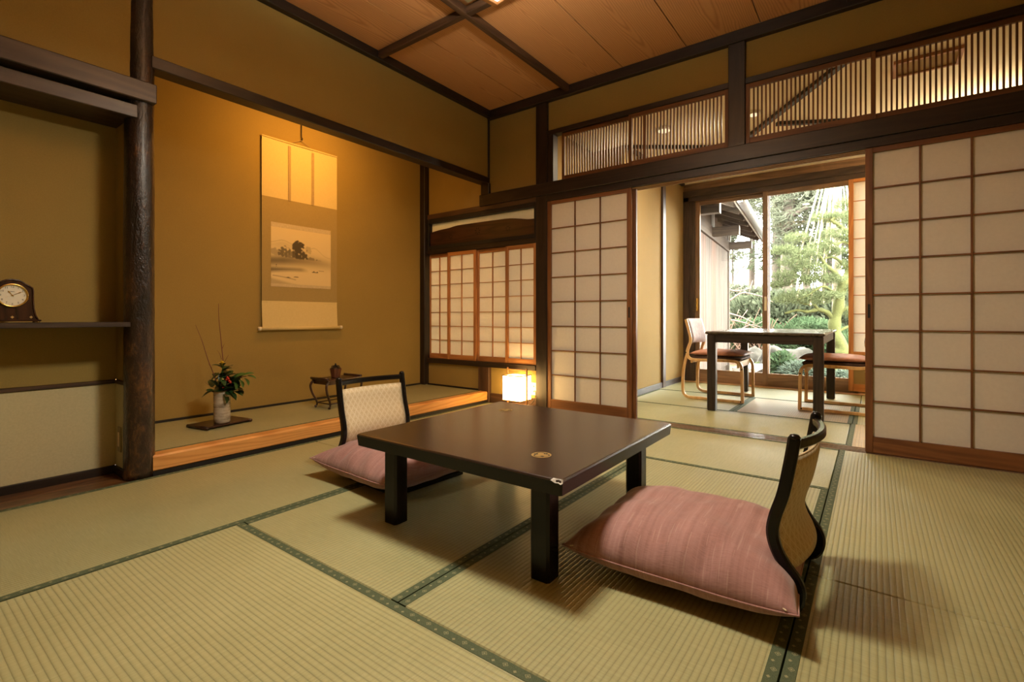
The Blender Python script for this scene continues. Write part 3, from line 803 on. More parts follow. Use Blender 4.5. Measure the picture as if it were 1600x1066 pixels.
# gold crest inlay near two opposite corners
def disc(cx_, cy_, r0, r1, a0, a1, z, n=28):
    V, F = [], []
    for i in range(n + 1):
        a = a0 + (a1 - a0) * i / n
        V.append((cx_ + r0 * math.cos(a), cy_ + r0 * math.sin(a), z)); V.append((cx_ + r1 * math.cos(a), cy_ + r1 * math.sin(a), z))
    for i in range(n): F.append((2 * i, 2 * i + 1, 2 * i + 3, 2 * i + 2))
    return V, F
def join(*parts):
    V, F = [], []
    for v, f in parts:
        b = len(V); V += v; F += [tuple(i + b for i in q) for q in f]
    return V, F
def crest(cx_, cy_, R, rot):
    e = link('crest', mesh_from('crest', *disc(0, 0, 0, R, 0, 2 * math.pi, 0, 40), GOLD), ttop, (cx_, cy_, tz + .0004), (0, 0, rot))
    P = []
    for k in range(3):
        a = k * 2 * math.pi / 3
        P.append(disc(R * .42 * math.cos(a), R * .42 * math.sin(a), R * .33, R * .44, a - 2.2, a + 2.2, .0003, 20))
        b = a + math.pi / 3
        x, y = R * .66 * math.cos(b), R * .66 * math.sin(b)
        w = R * .20
        P.append(([(x + w * math.cos(b), y + w * math.sin(b), .0003), (x + w * 1.3 * math.cos(b + 2.0), y + w * 1.3 * math.sin(b + 2.0), .0003), (x + w * 1.3 * math.cos(b - 2.0), y + w * 1.3 * math.sin(b - 2.0), .0003)], [(0, 1, 2)]))
    link('crest_lines', mesh_from('crest_lines', *join(*P), BLACKP), e)
crest(-.872 - (tx0 + tx1) / 2, 1.338 - (ty0 + ty1) / 2, .033, 2.3)
crest(-1.430 - (tx0 + tx1) / 2, 1.880 - (ty0 + ty1) / 2, .033, -.8)
# chipped pale corner
ch = [(hx - .085, -hy - .0006, tz - .004), (hx - .05, -hy - .0008, tz - .011), (hx - .025, -hy - .0008, tz - .009), (hx - .008, -hy - .0006, tz - .013), (hx + .0008, -hy + .004, tz - .010), (hx - .001, -hy + .007, tz + .0004), (hx - .02, -hy + .009, tz + .0006), (hx - .045, -hy + .006, tz + .0006), (hx - .075, -hy + .007, tz + .0005)]
ch = [(hx + (a - hx) * .42 + .0012, b - (.0016 if b < -hy else 0), tz + (c - tz) * .8 + (.0012 if c > tz - .002 else 0)) for a, b, c in ch]
link('worn_chip', mesh_from('worn_chip', ch, [(0, 1, 7, 8), (1, 2, 6, 7), (2, 3, 4, 6), (4, 5, 6)], plain('bare_chipped_edge', (.55, .50, .44), .6, 0.0, .5, .5)), ttop)

# ---------------------------------------------------------------- legless chairs (backs toward +x in their own frame)
PROF = smooth_path([(.004, 0, .474), (-.006, 0, .410), (-.022, 0, .325), (-.041, 0, .262), (-.048, 0, .218), (-.040, 0, .178), (-.019, 0, .138), (.006, 0, .105), (.015, 0, .078), (.010, 0, .046), (-.008, 0, .024), (-.045, 0, .014), (-.15, 0, .0125), (-.47, 0, .0125)], 5)
HW = .193
def zaisu(label, loc, rz):
    t = thing('legless_chair', label, 'floor chair', loc, rz, 'lacquered legless floor chairs')
    for s in (-1, 1):
        V, F = sweep([(p.x, s * HW, p.z) for p in PROF], rrect(.030, .024, .006), up=(0, 1, 0))
        # taper toward the seat runner
        o = link('side_frame', mesh_from('side_frame', V, F, BLACKL, False), t); fixnormals(o)
        V, F = lathe([(.004, .0), (.013, .001), (.0135, .008), (.010, .013), (.003, .015)], 16)
        link('post_cap', mesh_from('post_cap', V, F, BLACKL, True), o, (.004, s * HW, .470))
    # bowed top rail
    rail = [(.000 + .040 * (1 - (y / HW) ** 2), y, .455) for y in np.linspace(-HW, HW, 17)]
    V, F = sweep(rail, rrect(.020, .026, .005), up=(0, 0, 1)); fixnormals(link('top_rail', mesh_from('top_rail', V, F, BLACKL), t))
    # padded back panel, bowed backward
    zs = np.linspace(.125, .418, 15); ys = np.linspace(-HW + .012, HW - .012, 17)
    pz = [p.z for p in PROF][:40]; pxx = [p.x for p in PROF][:40]
    V, F = [], []
    for side in (0, 1):
        for z in zs:
            x0 = np.interp(z, pz[::-1], pxx[::-1])
            for y in ys:
                bow = .030 * (1 - (y / HW) ** 2)
                e = min(1, min(z - .125, .418 - z) / .02 + .15, (HW - .012 - abs(y)) / .015 + .25)
                V.append((x0 + bow + (1 if side else -1) * .011 * e ** .5, y, z))
    ny, nz_ = len(ys), len(zs); o2 = ny * nz_
    for j in range(nz_ - 1):
        for i in range(ny - 1):
            a = j * ny + i
            F.append((a, a + ny, a + ny + 1, a + 1)); F.append((o2 + a, o2 + a + 1, o2 + a + ny + 1, o2 + a + ny))
    for i in range(ny - 1):
        F.append((i, i + 1, o2 + i + 1, o2 + i)); a = (nz_ - 1) * ny + i; F.append((a, o2 + a, o2 + a + 1, a + 1))
    for j in range(nz_ - 1):
        a = j * ny; F.append((a, o2 + a, o2 + a + ny, a + ny)); a += ny - 1; F.append((a, a + ny, o2 + a + ny, o2 + a))
    p = link('back_panel', mesh_from('back_panel', V, F, fabric_cream(), True), t); fixnormals(p)
    # piping along the panel's top edge
    x0 = np.interp(.418, pz[::-1], pxx[::-1])
    tube('piping', [(x0 + .030 * (1 - (y / HW) ** 2), y, .419) for y in ys], .0035, fabric_cream(), p, 6)
    B('seat_board', (-.48, -.04), (-HW + .01, HW - .01), (.012, .024), BLACKL, t, .003, local=True)
    B('cross_bar', (-.486, -.465), (-HW - .01, HW + .01), (.003, .026), BLACKL, t, .003, local=True)
    return t
zaisu('black framed legless chair at the right of the low table, seen from behind', (-.162, 1.655, 0), math.radians(-2.5))
zaisu('black framed legless chair at the left of the low table, its cream back facing us', (-2.148, 1.650, 0), math.radians(176))

def cushion(label, loc, rz, a, b, T, seed, low):
    t = thing('floor_cushion', label, 'cushion', loc, rz, 'dusty pink floor cushions')
    N = 56; V, F = [], []
    def pt(u, v, s):
        e = lambda w: (1 - abs(w) ** 3.2)
        base = max(e(u) * e(v), 0)
        x = a * u * (1 - .055 * (1 - v * v)); y = b * v * (1 - .07 * (1 - u * u))
        rim = low + .020 * (abs(u * v)) ** 3
        wr = mnoise.noise((u * 2.6 + seed, v * 2.6, seed)) * .013 + mnoise.noise((u * 6 + seed, v * 5, seed)) * .004
        edge = max(abs(u), abs(v)); alongp = v if abs(u) > abs(v) else u
        pleat = .017 * math.sin(alongp * 15 + 2.5 * mnoise.noise((u * 2, v * 2, seed + 5))) * max(0, (edge - .60) / .4) * (1 - max(0, (edge - .93) / .07)) * (1 - min(abs(u), abs(v)) ** 4) * (.4 + .6 * max(0, mnoise.noise((u * 2 + 3, v * 2, seed + 9)) + .5))
        if s > 0: z = rim + (T - low) * base ** .55 + wr * base + pleat * base ** .3
        else: z = rim - (low - .004) * min(1, base ** .5 * 1.5) + pleat * .4 * base
        return (x, y, z)
    for s in (1, -1):
        for j in range(N + 1):
            for i in range(N + 1):
                # denser sampling at edges
                f = lambda k: math.sin((k / N * 2 - 1) * math.pi / 2) * .5 + (k / N * 2 - 1) * .5
                V.append(pt(f(i), f(j), s))
    W = N + 1; o2 = W * W
    for j in range(N):
        for i in range(N):
            q = j * W + i
            F.append((q, q + 1, q + W + 1, q + W)); F.append((o2 + q, o2 + q + W, o2 + q + W + 1, o2 + q + 1))
    for i in range(N):
        F.append((i, o2 + i, o2 + i + 1, i + 1)); q = N * W + i; F.append((q, q + 1, o2 + q + 1, o2 + q))
        q = i * W; F.append((q, q + W, o2 + q + W, o2 + q)); q = i * W + N; F.append((q, o2 + q, o2 + q + W, q + W))
    bm = bmesh.new()
    me = mesh_from('cushion_cover', V, F, fabric_pink(), True)
    bm.from_mesh(me); bmesh.ops.remove_doubles(bm, verts=bm.verts, dist=.0004); bmesh.ops.recalc_face_normals(bm, faces=bm.faces); bm.to_mesh(me); bm.free()
    c = link('cover', me, t)
    # sewn seam round the rim
    Pm = []
    for k in range(4):
        for i in range(28):
            w = -1 + 2 * i / 28
            u, v = [(w, -1), (1, w), (-w, 1), (-1, -w)][k]
            Pm.append(pt(u, v, 1))
    V, F = sweep(Pm, circ(.0028, 6), closed=True, up=(0, 0, 1)); link('seam', mesh_from('seam', V, F, fabric_pink(), True), c)
    for k in range(4):
        u, v = [(-1, -1), (1, -1), (1, 1), (-1, 1)][k]; p0 = Vector(pt(u, v, 1))
        link('corner_stitch', box_mesh(.012, .004, .003, .0008, plain('pale_thread', (.62, .50, .33), .7)), c, p0 + Vector((-u * .03, -v * .006, .003)), (0, 0, math.atan2(v, u)))
    return t
cushion('pink cushion on the right legless chair, large in the foreground', (-.462, 1.590, .0265), math.radians(1.5), .314, .286, .172, 3.3, .046)
cushion('pink cushion on the left legless chair, half under the table', (-1.905, 1.612, .0265), math.radians(177), .314, .286, .160, 8.1, .050)

# ---------------------------------------------------------------- paper floor lantern and socket
lt = thing('floor_lantern', 'small glowing paper lantern on the floor in front of the study window', 'lamp', (-2.471, 3.408, 0))
SHADE = emit_mat('glowing_lantern_paper', (1, .60, .20), SHADE_EMIT)
w, z0, z1 = .090, .080, .286
for s in (-1, 1):
    B('paper_pane', (-w, w), (s * w * .9 - .001, s * w * .9 + .001), (z0, z1), SHADE, lt, 0, local=True)
    B('paper_pane', (s * w - .001, s * w + .001), (-w * .9, w * .9), (z0, z1), SHADE, lt, 0, local=True)
B('paper_pane', (-w, w), (-w * .9, w * .9), (z1 - .004, z1 - .002), SHADE, lt, 0, local=True)
LF = Wood('lantern_frame_wood', (.22, .10, .03), (.40, .20, .07), .5)
for z in (z0 - .006, z1):
    for s in (-1, 1):
        B('frame_bar', (-w - .006, w + .006), (s * w * .9 - .006, s * w * .9 + .006), (z, z + .007), LF, lt, .001, local=True)
        B('frame_bar', (s * w - .006, s * w + .006), (-w * .9, w * .9), (z, z + .007), LF, lt, .001, local=True)
for s in (-1, 1):
    B('post', (s * (w + .012) - .006, s * (w + .012) + .006), (-.006, .006), (0, .352), LF, lt, .001, local=True)
    B('foot', (s * (w + .012) - .008, s * (w + .012) + .008), (-w, w), (0, .018), LF, lt, .001, local=True)
B('handle', (-w - .018, w + .018), (-.004, .004), (.330, .340), LF, lt, .001, local=True)
B('base_board', (-w - .01, w + .01), (-w * .7, w * .7), (.02, .032), LF, lt, .001, local=True)
tube('lamp_cord', smooth_path([(.07, .06, .03), (.105, .07, .045), (.130, .085, .09), (.125, .10, .14), (.108, .112, .150)], 6), .003, BLACKP, lt, 6)
ol = thing('wall_outlet', 'ivory wall socket beside the paper lantern', 'socket', (-2.373, 3.527, .165))
B('plate', (-.026, .026), (-.006, .002), (-.055, .055), IVORY, ol, .002, local=True)
for z in (-.022, .022): B('socket_slot', (-.006, .006), (-.0075, -.005), (z - .006, z + .006), plain('shadow_grey', (.12, .10, .08), .6), ol, .0005, local=True)

# ---------------------------------------------------------------- switch, shelf and mantel clock
sw = thing('wall_switch', 'tall ivory light switch plate on the narrow dado by the log post', 'switch', (-3.032, .798, .115))
B('plate', (-.022, .022), (-.005, .0018), (0, .125), plain('olive_plastic', (.28, .24, .14), .5), sw, .002, local=True)
B('rocker', (-.008, .008), (-.008, -.004), (.028, .098), IVORY, sw, .001, local=True)
sh = B('shelf', (-3.113, -2.868), (YF + .01, .797), (.742, .765), GREYW, None, .002)
tag(sh, 'long wooden wall shelf across the recess carrying the clock', 'shelf')

ck = thing('mantel_clock', 'dark wooden mantel clock with brass ringed dial on the wall shelf', 'clock', (-2.955, .402, .765), math.radians(3))
CW = Wood('clock_mahogany', (.022, .008, .004), (.05, .018, .008), .25)
prof = [(-.080, .012), (-.072, .030), (-.066, .06), (-.064, .10), (-.064, .135), (-.062, .150), (-.052, .158), (-.040, .165)]
arch = [(-.030, .174), (-.018, .180), (0, .183)]
half = prof + arch
pts = half + [(-x, z) for x, z in half[::-1][1:]]
V, F = extrude_poly(pts, -.028, .028, 'x'); fixnormals(link('body', mesh_from('clock_body', V, F, CW.ax('z')), ck))
V, F = sweep([(.029, y, z) for y, z in pts], circ(.0035, 6), up=(1, 0, 0)); link('trim_bead', mesh_from('bead', V, F, CW.ax('z'), True), ck)
B('base', (-.036, .036), (-.090, .090), (.006, .013), CW, ck, .002, local=True)
for sx in (-1, 1):
    for sy in (-1, 1):
        V, F = lathe([(.005, 0), (.007, .003), (.005, .006)], 12); link('foot', mesh_from('foot', V, F, BRASS, True), ck, (sx * .028, sy * .080, 0))
dl = link('dial', mesh_from('dial', *disc(0, 0, 0, .045, 0, 2 * math.pi, 0, 40), plain('ivory_dial', (.70, .66, .54), .5, 0.0, .4, .03)), ck, (.0295, 0, .116), (math.pi / 2, 0, math.pi / 2))
V, F = sweep([(.047 * math.cos(a), .047 * math.sin(a), .003) for a in np.linspace(0, 2 * math.pi, 41)[:-1]], circ(.004, 8), closed=True, up=(0, 0, 1))
link('bezel', mesh_from('bezel', V, F, BRASS, True), dl)
INK = plain('black_ink', (.03, .025, .02), .6)
def text_mesh(s, size):
    c = bpy.data.curves.new('t', 'FONT'); c.body = s; c.size = size; c.align_x = 'CENTER'; c.align_y = 'CENTER'; c.resolution_u = 2
    o = bpy.data.objects.new('t', c); COL.objects.link(o)
    dg = bpy.context.evaluated_depsgraph_get(); me = bpy.data.meshes.new_from_object(o.evaluated_get(dg))
    bpy.data.objects.remove(o); setmat(me, INK); return me
for h in range(1, 13):
    a = math.pi / 2 - h * math.pi / 6
    link('numeral', text_mesh(str(h), .0115), dl, (.036 * math.cos(a), .036 * math.sin(a), .0006))
def hand(name, ang, L, w):
    P = [(-.4 * w, -.006), (.4 * w, -.006), (.5 * w, L * .55), (1.3 * w, L * .72), (0, L), (-1.3 * w, L * .72), (-.5 * w, L * .55)]
    V, F = extrude_poly(P, 0, .0006, 'z'); return link(name, mesh_from(name, V, F, BRASS), dl, (0, 0, .0012 if L < .03 else .002), (0, 0, ang))
hand('hour_hand', math.radians(35), .024, .0024); hand('minute_hand', math.radians(-61), .034, .0016)
V, F = extrude_poly([(-.0003, -.004), (.0003, -.004), (.0002, .024), (-.0002, .024)], 0, .0003, 'z'); link('second_hand', mesh_from('second_hand', V, F, GOLD), dl, (0, 0, .003), (0, 0, math.radians(112)))
V, F = lathe([(.003, 0), (.003, .003)], 12); link('hand_hub', mesh_from('hub', V, F, BRASS), dl)
link('maker_mark', box_mesh(.012, .0016, .0002, 0, INK), dl, (.0, .016, .0006))
for y in (-.058, 0, .058): link('inlay', box_mesh(.001, .008, .008, 0, GOLD), ck, (.0282, y, .024), (math.pi / 4, 0, 0))
# ================================================================== ALCOVE OBJECTS
# ---------------------------------------------------------------- hanging scroll
sc = thing('hanging_scroll', 'hanging scroll with misty ink landscape on the alcove wall', 'scroll', (AX, 2.168, .70))
def silk(name, c1, c2):
    m, nt, out = newmat(name); g = G(nt)
    n = g.noise(g.coord((1, 60, 4)), 8, 3, .6); n2 = g.noise(g.coord((1, 5, 70)), 8, 3, .6)
    f = g.math('ADD', g.math('MULTIPLY', n, .5), g.math('MULTIPLY', n2, .5))
    g.principled(out, g.ramp(f, [(.3, c1), (.7, c2)]), .75, g.bump(f, .1, .0005), spec=.25); return m
SILK1 = silk('pale_gold_silk', (.58, .45, .19), (.68, .54, .255)); SILK2 = silk('tan_silk', (.30, .215, .075), (.38, .275, .105)); SILK3 = silk('brocade_strip', (.40, .30, .15), (.66, .54, .34))
RIB = silk('ribbon_silk', (.30, .20, .09), (.46, .34, .17))
def sheet(name, y0, y1, z0, z1, off, mat, parent=sc, n=12):
    V, F = [], []
    for j in range(n + 1):
        z = z0 + (z1 - z0) * j / n
        bx = .012 + .014 * max(0, 1 - z / .30) ** 2
        for i in range(9):
            y = y0 + (y1 - y0) * i / 8
            V.append((bx + off + .004 * ((y / .32) ** 2) * (1 if z > .2 else .5), y, z))
    nf = len(V)
    V += [(a - .0012, b, c) for a, b, c in V]
    for j in range(n):
        for i in range(8):
            q = j * 9 + i; F.append((q, q + 1, q + 10, q + 9)); F.append((nf + q, nf + q + 9, nf + q + 10, nf + q + 1))
    for j in range(n):
        F.append((j * 9, (j + 1) * 9, nf + (j + 1) * 9, nf + j * 9)); F.append((j * 9 + 8, nf + j * 9 + 8, nf + (j + 1) * 9 + 8, (j + 1) * 9 + 8))
    for i in range(8): F.append((i, nf + i, nf + i + 1, i + 1)); F.append((n * 9 + i, n * 9 + i + 1, nf + n * 9 + i + 1, nf + n * 9 + i))
    return link(name, mesh_from(name, V, F, mat, False), parent)
sheet('top_border', -.322, .322, 1.014, 1.466, 0, SILK1)
sheet('middle_border', -.322, .322, .214, 1.014, 0, SILK2)
sheet('bottom_border', -.322, .322, .0, .214, 0, SILK1)
sheet('brocade_strip', -.252, .262, .788, .824, .0014, SILK3, n=2); sheet('brocade_strip', -.252, .262, .326, .350, .0014, SILK3, n=2)
for y in (-.103, .098): sheet('ribbon', y - .011, y + .011, 1.010, 1.444, .004, RIB, n=10)
B('top_rod', (.006, .022), (-.325, .325), (1.462, 1.474), SILK1, sc, .004, local=True)
tube('roller', [(.024, -.335, .0), (.024, .345, .0)], .0135, SILK1, sc, 14)
for y0_, y1_ in ((-.352, -.333), (.343, .364)): tube('roller_knob', [(.024, y0_, 0), (.024, y1_, 0)], .0155, IVORY, sc, 14)
tube('hanging_cord', [(.014, -.09, 1.472), (.014, 0, 1.520), (.014, .085, 1.472)], .0022, RIB, sc, 6)
tube('wall_nail', [(.0, .0, 1.525), (.03, 0, 1.528)], .004, IRON, sc, 8)
tube('hanging_hook', smooth_path([(.012, 0, 1.94), (.012, .002, 1.70), (.012, 0, 1.56), (.016, .004, 1.535), (.016, 0, 1.515)], 4), .004, IRON, sc, 6)
# ink landscape: flat print evaluated on a grid and stored as colours
W_, H_ = 150, 136
u = np.linspace(0, 1, W_ + 1)[None, :].repeat(H_ + 1, 0); v = np.linspace(0, 1, H_ + 1)[:, None].repeat(W_ + 1, 1)
fbm = np.zeros_like(u)
for k, (fr_, am) in enumerate(((24, .35), (55, .40), (110, .40))):
    ph = rng.uniform(0, 6.28, (5, 3))
    for a in ph: fbm += am / 5 * np.sin(fr_ * (np.cos(a[0]) * u + np.sin(a[0]) * v) + a[1]) * 1.6
ink = np.zeros_like(u)
def line(f, w, d):
    global ink; ink = np.maximum(ink, d * np.exp(-((v - f) / w) ** 2))
m1 = .72 + .06 * np.exp(-((u - .18) / .13) ** 2) - .10 * np.clip(u - .25, 0, 1)
m2 = .55 + .15 * np.exp(-((u - .70) / .14) ** 2) - .1 * np.clip(u - .8, 0, 1)
line(np.where(u < .45, m1, -1), .006, .34); line(np.where(u > .58, m2, -1), .006, .30)
ink = np.maximum(ink, .16 * np.clip((np.where(u < .5, m1, -1) - v) / .05, 0, 1) * np.clip((v - .55) / .2, 0, 1))
for (cu, cv, ru, rv, d) in ((.44, .66, .085, .13, .92), (.50, .56, .09, .10, .90), (.40, .56, .07, .09, .85), (.22, .58, .095, .09, .78), (.30, .54, .09, .07, .70), (.06, .57, .07, .06, .45), (.66, .48, .09, .035, .65), (.78, .465, .06, .022, .5), (.60, .64, .05, .07, .28), (.88, .43, .06, .012, .35)):
    r = ((u - cu) / (ru * 1.15)) ** 2 + ((v - cv) / (rv * 1.1)) ** 2
    ink = np.maximum(ink, d * np.clip((1.15 - r + 1.1 * fbm) * 2.0, 0, 1))
mist = .75 * np.exp(-((v - .40 - .04 * np.sin(3 * u)) / .10) ** 2) * np.clip(1.15 - u * .75, 0, 1)
ink = np.maximum(ink * np.clip((v - .40) / .08, 0, 1) + 0 * ink, 0); ink = np.maximum(ink, mist)
sh1 = .20 + .10 * np.clip(u - .05, 0, .5) + .015 * np.sin(9 * u)
bank = np.clip((v - (.17 + .05 * np.sin(3.2 * u))) * 16, 0, 1) * np.clip((.34 - v) * 12, 0, 1) * np.clip((.62 - u) * 7, 0, 1)
ink = np.maximum(ink, .74 * bank)
line(np.where((u > .02) & (u < .4), .135 - .22 * (u - .12) ** 2 - .12 * (u - .1), -1), .008, .55)
ink = np.maximum(ink, .35 * np.clip((.12 - .26 * u - v) * 20, 0, 1))
for (cu, cv, ru, rv) in ((.72, .245, .06, .008), (.70, .258, .012, .012), (.76, .255, .012, .010), (.83, .28, .05, .005), (.40, .135, .05, .006), (.27, .12, .04, .006), (.085, .33, .008, .013), (.085, .30, .008, .006)):
    ink = np.maximum(ink, .85 * (((u - cu) / ru) ** 2 + ((v - cv) / rv) ** 2 < 1))
base = np.array((.66, .52, .27)); dk = np.array((.035, .026, .016))
colr = base[None, None] * (1 - ink[..., None]) + dk[None, None] * ink[..., None]
V = [(.0140 + .004 * ((-.252 + .514 * i / W_) / .32) ** 2, -.252 + .514 * i / W_, .350 + .438 * j / H_) for j in range(H_ + 1) for i in range(W_ + 1)]
F = [(j * (W_ + 1) + i, j * (W_ + 1) + i + 1, (j + 1) * (W_ + 1) + i + 1, (j + 1) * (W_ + 1) + i) for j in range(H_) for i in range(W_)]
m, nt, out = newmat('ink_on_silk'); g = G(nt); at = g.n('ShaderNodeVertexColor', layer_name='ink'); g.principled(out, at.outputs[0], .8, spec=.2)
me = mesh_from('painting', V, F, m)
ca = me.color_attributes.new('ink', 'FLOAT_COLOR', 'POINT')
ca.data.foreach_set('color', np.concatenate([colr.reshape(-1, 3), np.ones((colr.shape[0] * colr.shape[1], 1))], 1).astype(np.float32).ravel())
link('ink_painting', me, sc)

# ---------------------------------------------------------------- vase stand, vase and flowers
vs = thing('vase_stand', 'low dark wooden stand with rolled ends under the vase', 'stand', (-3.368, 1.405, .100), math.radians(10))
B('board', (-.098, .098), (-.145, .145), (.010, .020), ROSE, vs, .002, local=True)
for s in (-1, 1): tube('rolled_end', [(-.100, s * .142, .0110), (.100, s * .142, .0110)], .0108, ROSE.ax('x'), vs, 14)
vz = (-3.325, 1.398, .1201)
va = thing('flower_vase', 'pale grey cylindrical stoneware vase with leafy twigs in the alcove', 'vase', vz)
m, nt, out = newmat('brushed_stoneware'); g = G(nt)
n = g.noise(g.coord((.6, .6, 7)), 9, 4, .65); n2 = g.noise(g.coord((1, 1, 1)), 26, 3, .6)
f = g.math('ADD', g.math('MULTIPLY', n, .7), g.math('MULTIPLY', n2, .3))
g.principled(out, g.ramp(f, [(.36, (.17, .135, .09)), (.5, (.42, .37, .29)), (.68, (.66, .60, .50))]), .55, g.bump(f, .35, .003)); STONE = m
prof = [(.040, 0), (.0455, .004), (.0470, .03), (.0465, .09), (.0470, .15), (.0472, .198), (.0462, .204), (.042, .203), (.041, .17)]
V, F = lathe(prof, 32); link('vessel', mesh_from('vessel', V, F, STONE, True), va)
RR, FF = Vector((.8036, .595, 0)), Vector((-.595, .8036, 0))
def loc2(r, z, d=0): return RR * r + FF * d + Vector((0, 0, z))
TWIG = plain('red_brown_twig', (.16, .05, .025), .6)
def twig(path, r0, name='twig'):
    P = smooth_path([loc2(*p) for p in path], 5); n = len(P)
    return tube(name, P, r0, TWIG, va, 6, [1 - .7 * i / (n - 1) for i in range(n)])
t1 = twig([(.0, .17), (.012, .28, .01), (-.008, .42, .02), (-.022, .56, .02), (-.026, .66, .01), (-.022, .755, .0)], .0042)
t2 = twig([(-.01, .17), (-.03, .28, -.02), (-.07, .40, -.03), (-.115, .52, -.02), (-.155, .62, -.02)], .0038)
for pth in ([(-.012, .40, .015), (-.03, .44, .02), (-.045, .455, .02)], [(-.005, .36, .015), (.03, .41, .0), (.042, .43, 0)], [(-.05, .35, -.025), (-.075, .375, -.02)], [(-.035, .23, 0), (-.075, .27, .02), (-.09, .29, .02)], [(-.035, .22, -.02), (-.07, .245, -.03), (-.09, .262, -.03)], [(-.010, .47, .02), (.004, .50, .02)], [(-.088, .45, -.03), (-.095, .485, -.03)]):
    twig(pth, .0017, 'side_twig')
LEAFG = plain('glossy_dark_leaf', (.020, .055, .014), .28, 0.0, .5, .3)
LEAFL = plain('fresh_leaf', (.055, .12, .022), .4, 0.0, .5, .3)
def leaf_mesh(L, Wd, mat):
    V, F = [], []
    for i in range(7):
        t = i / 6; w = Wd * math.sin(math.pi * min(1, t * .92 + .05)) ** .8
        for s in (-1, 0, 1): V.append((t * L, s * w, -.25 * L * t * t + abs(s) * w * .35))
    for i in range(6):
        for s in range(2): F.append((i * 3 + s, i * 3 + s + 1, i * 3 + s + 4, i * 3 + s + 3))
    return mesh_from('leaf', V, F, mat, True)
LM = [leaf_mesh(.072, .023, LEAFG), leaf_mesh(.060, .020, LEAFG), leaf_mesh(.060, .019, LEAFL)]
def put_leaf(p, k, rz, ry, rx=0): return link('leaf', LM[k], va, p, (rx, ry, rz))
ang0 = math.atan2(.595, .8036)
for i in range(58):
    r = random.gauss(.03, .035); z = random.uniform(.205, .335) - abs(r - .03) * .5; d = random.gauss(0, .03)
    put_leaf(loc2(r, z, d), random.choice((0, 0, 1)), ang0 + random.uniform(-2.4, 2.4), random.uniform(-.9, .7), random.uniform(-.6, .6))
stem = [(.03, .20, 0), (.075, .255, -.01), (.115, .285, -.01), (.160, .295, -.01)]
P = smooth_path([loc2(*p) for p in stem], 5); tube('leaf_stem', P, .002, TWIG, va, 6)
for (r, z, a, k) in ((.10, .29, .9, 2), (.12, .275, -.8, 2), (.145, .30, .7, 2), (.150, .285, -.7, 2), (.165, .297, .1, 2), (.085, .265, -1.0, 2), (.075, .275, 1.0, 0), (.055, .20, -.5, 0), (.045, .185, -.3, 0), (.02, .19, -.9, 0)):
    put_leaf(loc2(r, z, -.02), k, ang0 + a * .5, -a * .7 + .1, a * .5)
BERRY = plain('red_berry', (.42, .025, .012), .25)
for (r, z) in ((.048, .262), (.060, .280), (.072, .284), (.085, .262), (.066, .292), (.040, .232), (.078, .270)):
    V, F = lathe([(.001, -.0075), (.0055, -.005), (.0075, 0), (.0055, .005), (.001, .0075)], 12)
    link('berry', mesh_from('berry', V, F, BERRY, True), va, loc2(r, z, -.055))
YEL = plain('yellow_petal', (.75, .52, .03), .5)
fl_ = link('flower', mesh_from('flower_core', *lathe([(.002, -.008), (.008, -.004), (.009, .002), (.003, .006)], 12), YEL, True), va, loc2(.012, .372, -.02))
for i in range(22):
    a = 2 * math.pi * i / 11; e = .3 + .6 * (i // 11)
    V = [(.004, -.004, 0), (.015, -.005, .003), (.021, 0, .005), (.015, .005, .003), (.004, .004, 0)]
    link('petal', mesh_from('petal', V, [(0, 1, 2, 3, 4)], YEL), fl_, (0, 0, .002), (0, -e, a))
P = smooth_path([loc2(.01, .20, 0), loc2(.008, .30, -.01), loc2(.012, .365, -.02)], 5); tube('flower_stem', P, .002, LEAFL, va, 6)
for i in range(5): put_leaf(loc2(.012, .33 + .008 * i, -.015), 1, ang0 + i * 1.3, -.5)

# ---------------------------------------------------------------- incense stand and burner
ic = thing('incense_stand', 'small dark stand with curved cabriole legs in the alcove', 'stand', (-3.345, 2.235, .100), math.radians(4))
ix, iy, ih = .100, .150, .222
B('top', (-ix, ix), (-iy, iy), (ih - .012, ih), ROSE, ic, .003, local=True)
for s in (-1, 1):
    tube('rolled_end', [(-ix, s * (iy + .002), ih + .004), (ix, s * (iy + .002), ih + .004)], .010, ROSE.ax('x'), ic, 12)
    B('apron', (-ix + .01, ix - .01), (s * (iy - .015) - .005, s * (iy - .015) + .005), (ih - .040, ih - .012), ROSE, ic, .002, local=True)
    B('apron', (s * (ix - .012) - .005, s * (ix - .012) + .005), (-iy + .02, iy - .02), (ih - .040, ih - .012), ROSE, ic, .002, local=True)
for sx in (-1, 1):
    for sy in (-1, 1):
        P = smooth_path([(sx * (ix - .014), sy * (iy - .010), ih - .015), (sx * (ix - .006), sy * (iy + .012), ih - .045), (sx * (ix - .010), sy * (iy + .004), ih - .10), (sx * (ix - .020), sy * (iy - .025), .06), (sx * (ix - .022), sy * (iy - .032), .025), (sx * (ix - .016), sy * (iy - .018), .007)], 5)
        n = len(P)
        tube('leg', P, .0095, ROSE, ic, 8, [1.15 - .55 * (i / (n - 1)) + (.35 if i > n - 4 else 0) for i in range(n)])
for s in (-1, 1):
    tube('stretcher', [(s * (ix - .02), -iy + .03, .038), (s * (ix - .02), iy - .03, .038)], .0045, ROSE.ax('y'), ic, 8)
    tube('stretcher', [(-ix + .02, s * (iy - .03), .038), (ix - .02, s * (iy - .03), .038)], .0045, ROSE.ax('x'), ic, 8)
ib = thing('incense_burner', 'small reddish brown lidded incense burner on the curved-leg stand', 'incense burner', (-3.345, 2.225, .3225))
V, F = lathe([(.030, 0), (.033, .003), (.040, .040), (.045, .066), (.046, .070), (.042, .070)], 8); link('bowl', mesh_from('bowl', V, F, Wood('bronze_glaze', (.09, .028, .012), (.17, .06, .024), .3).ax('z')), ib)
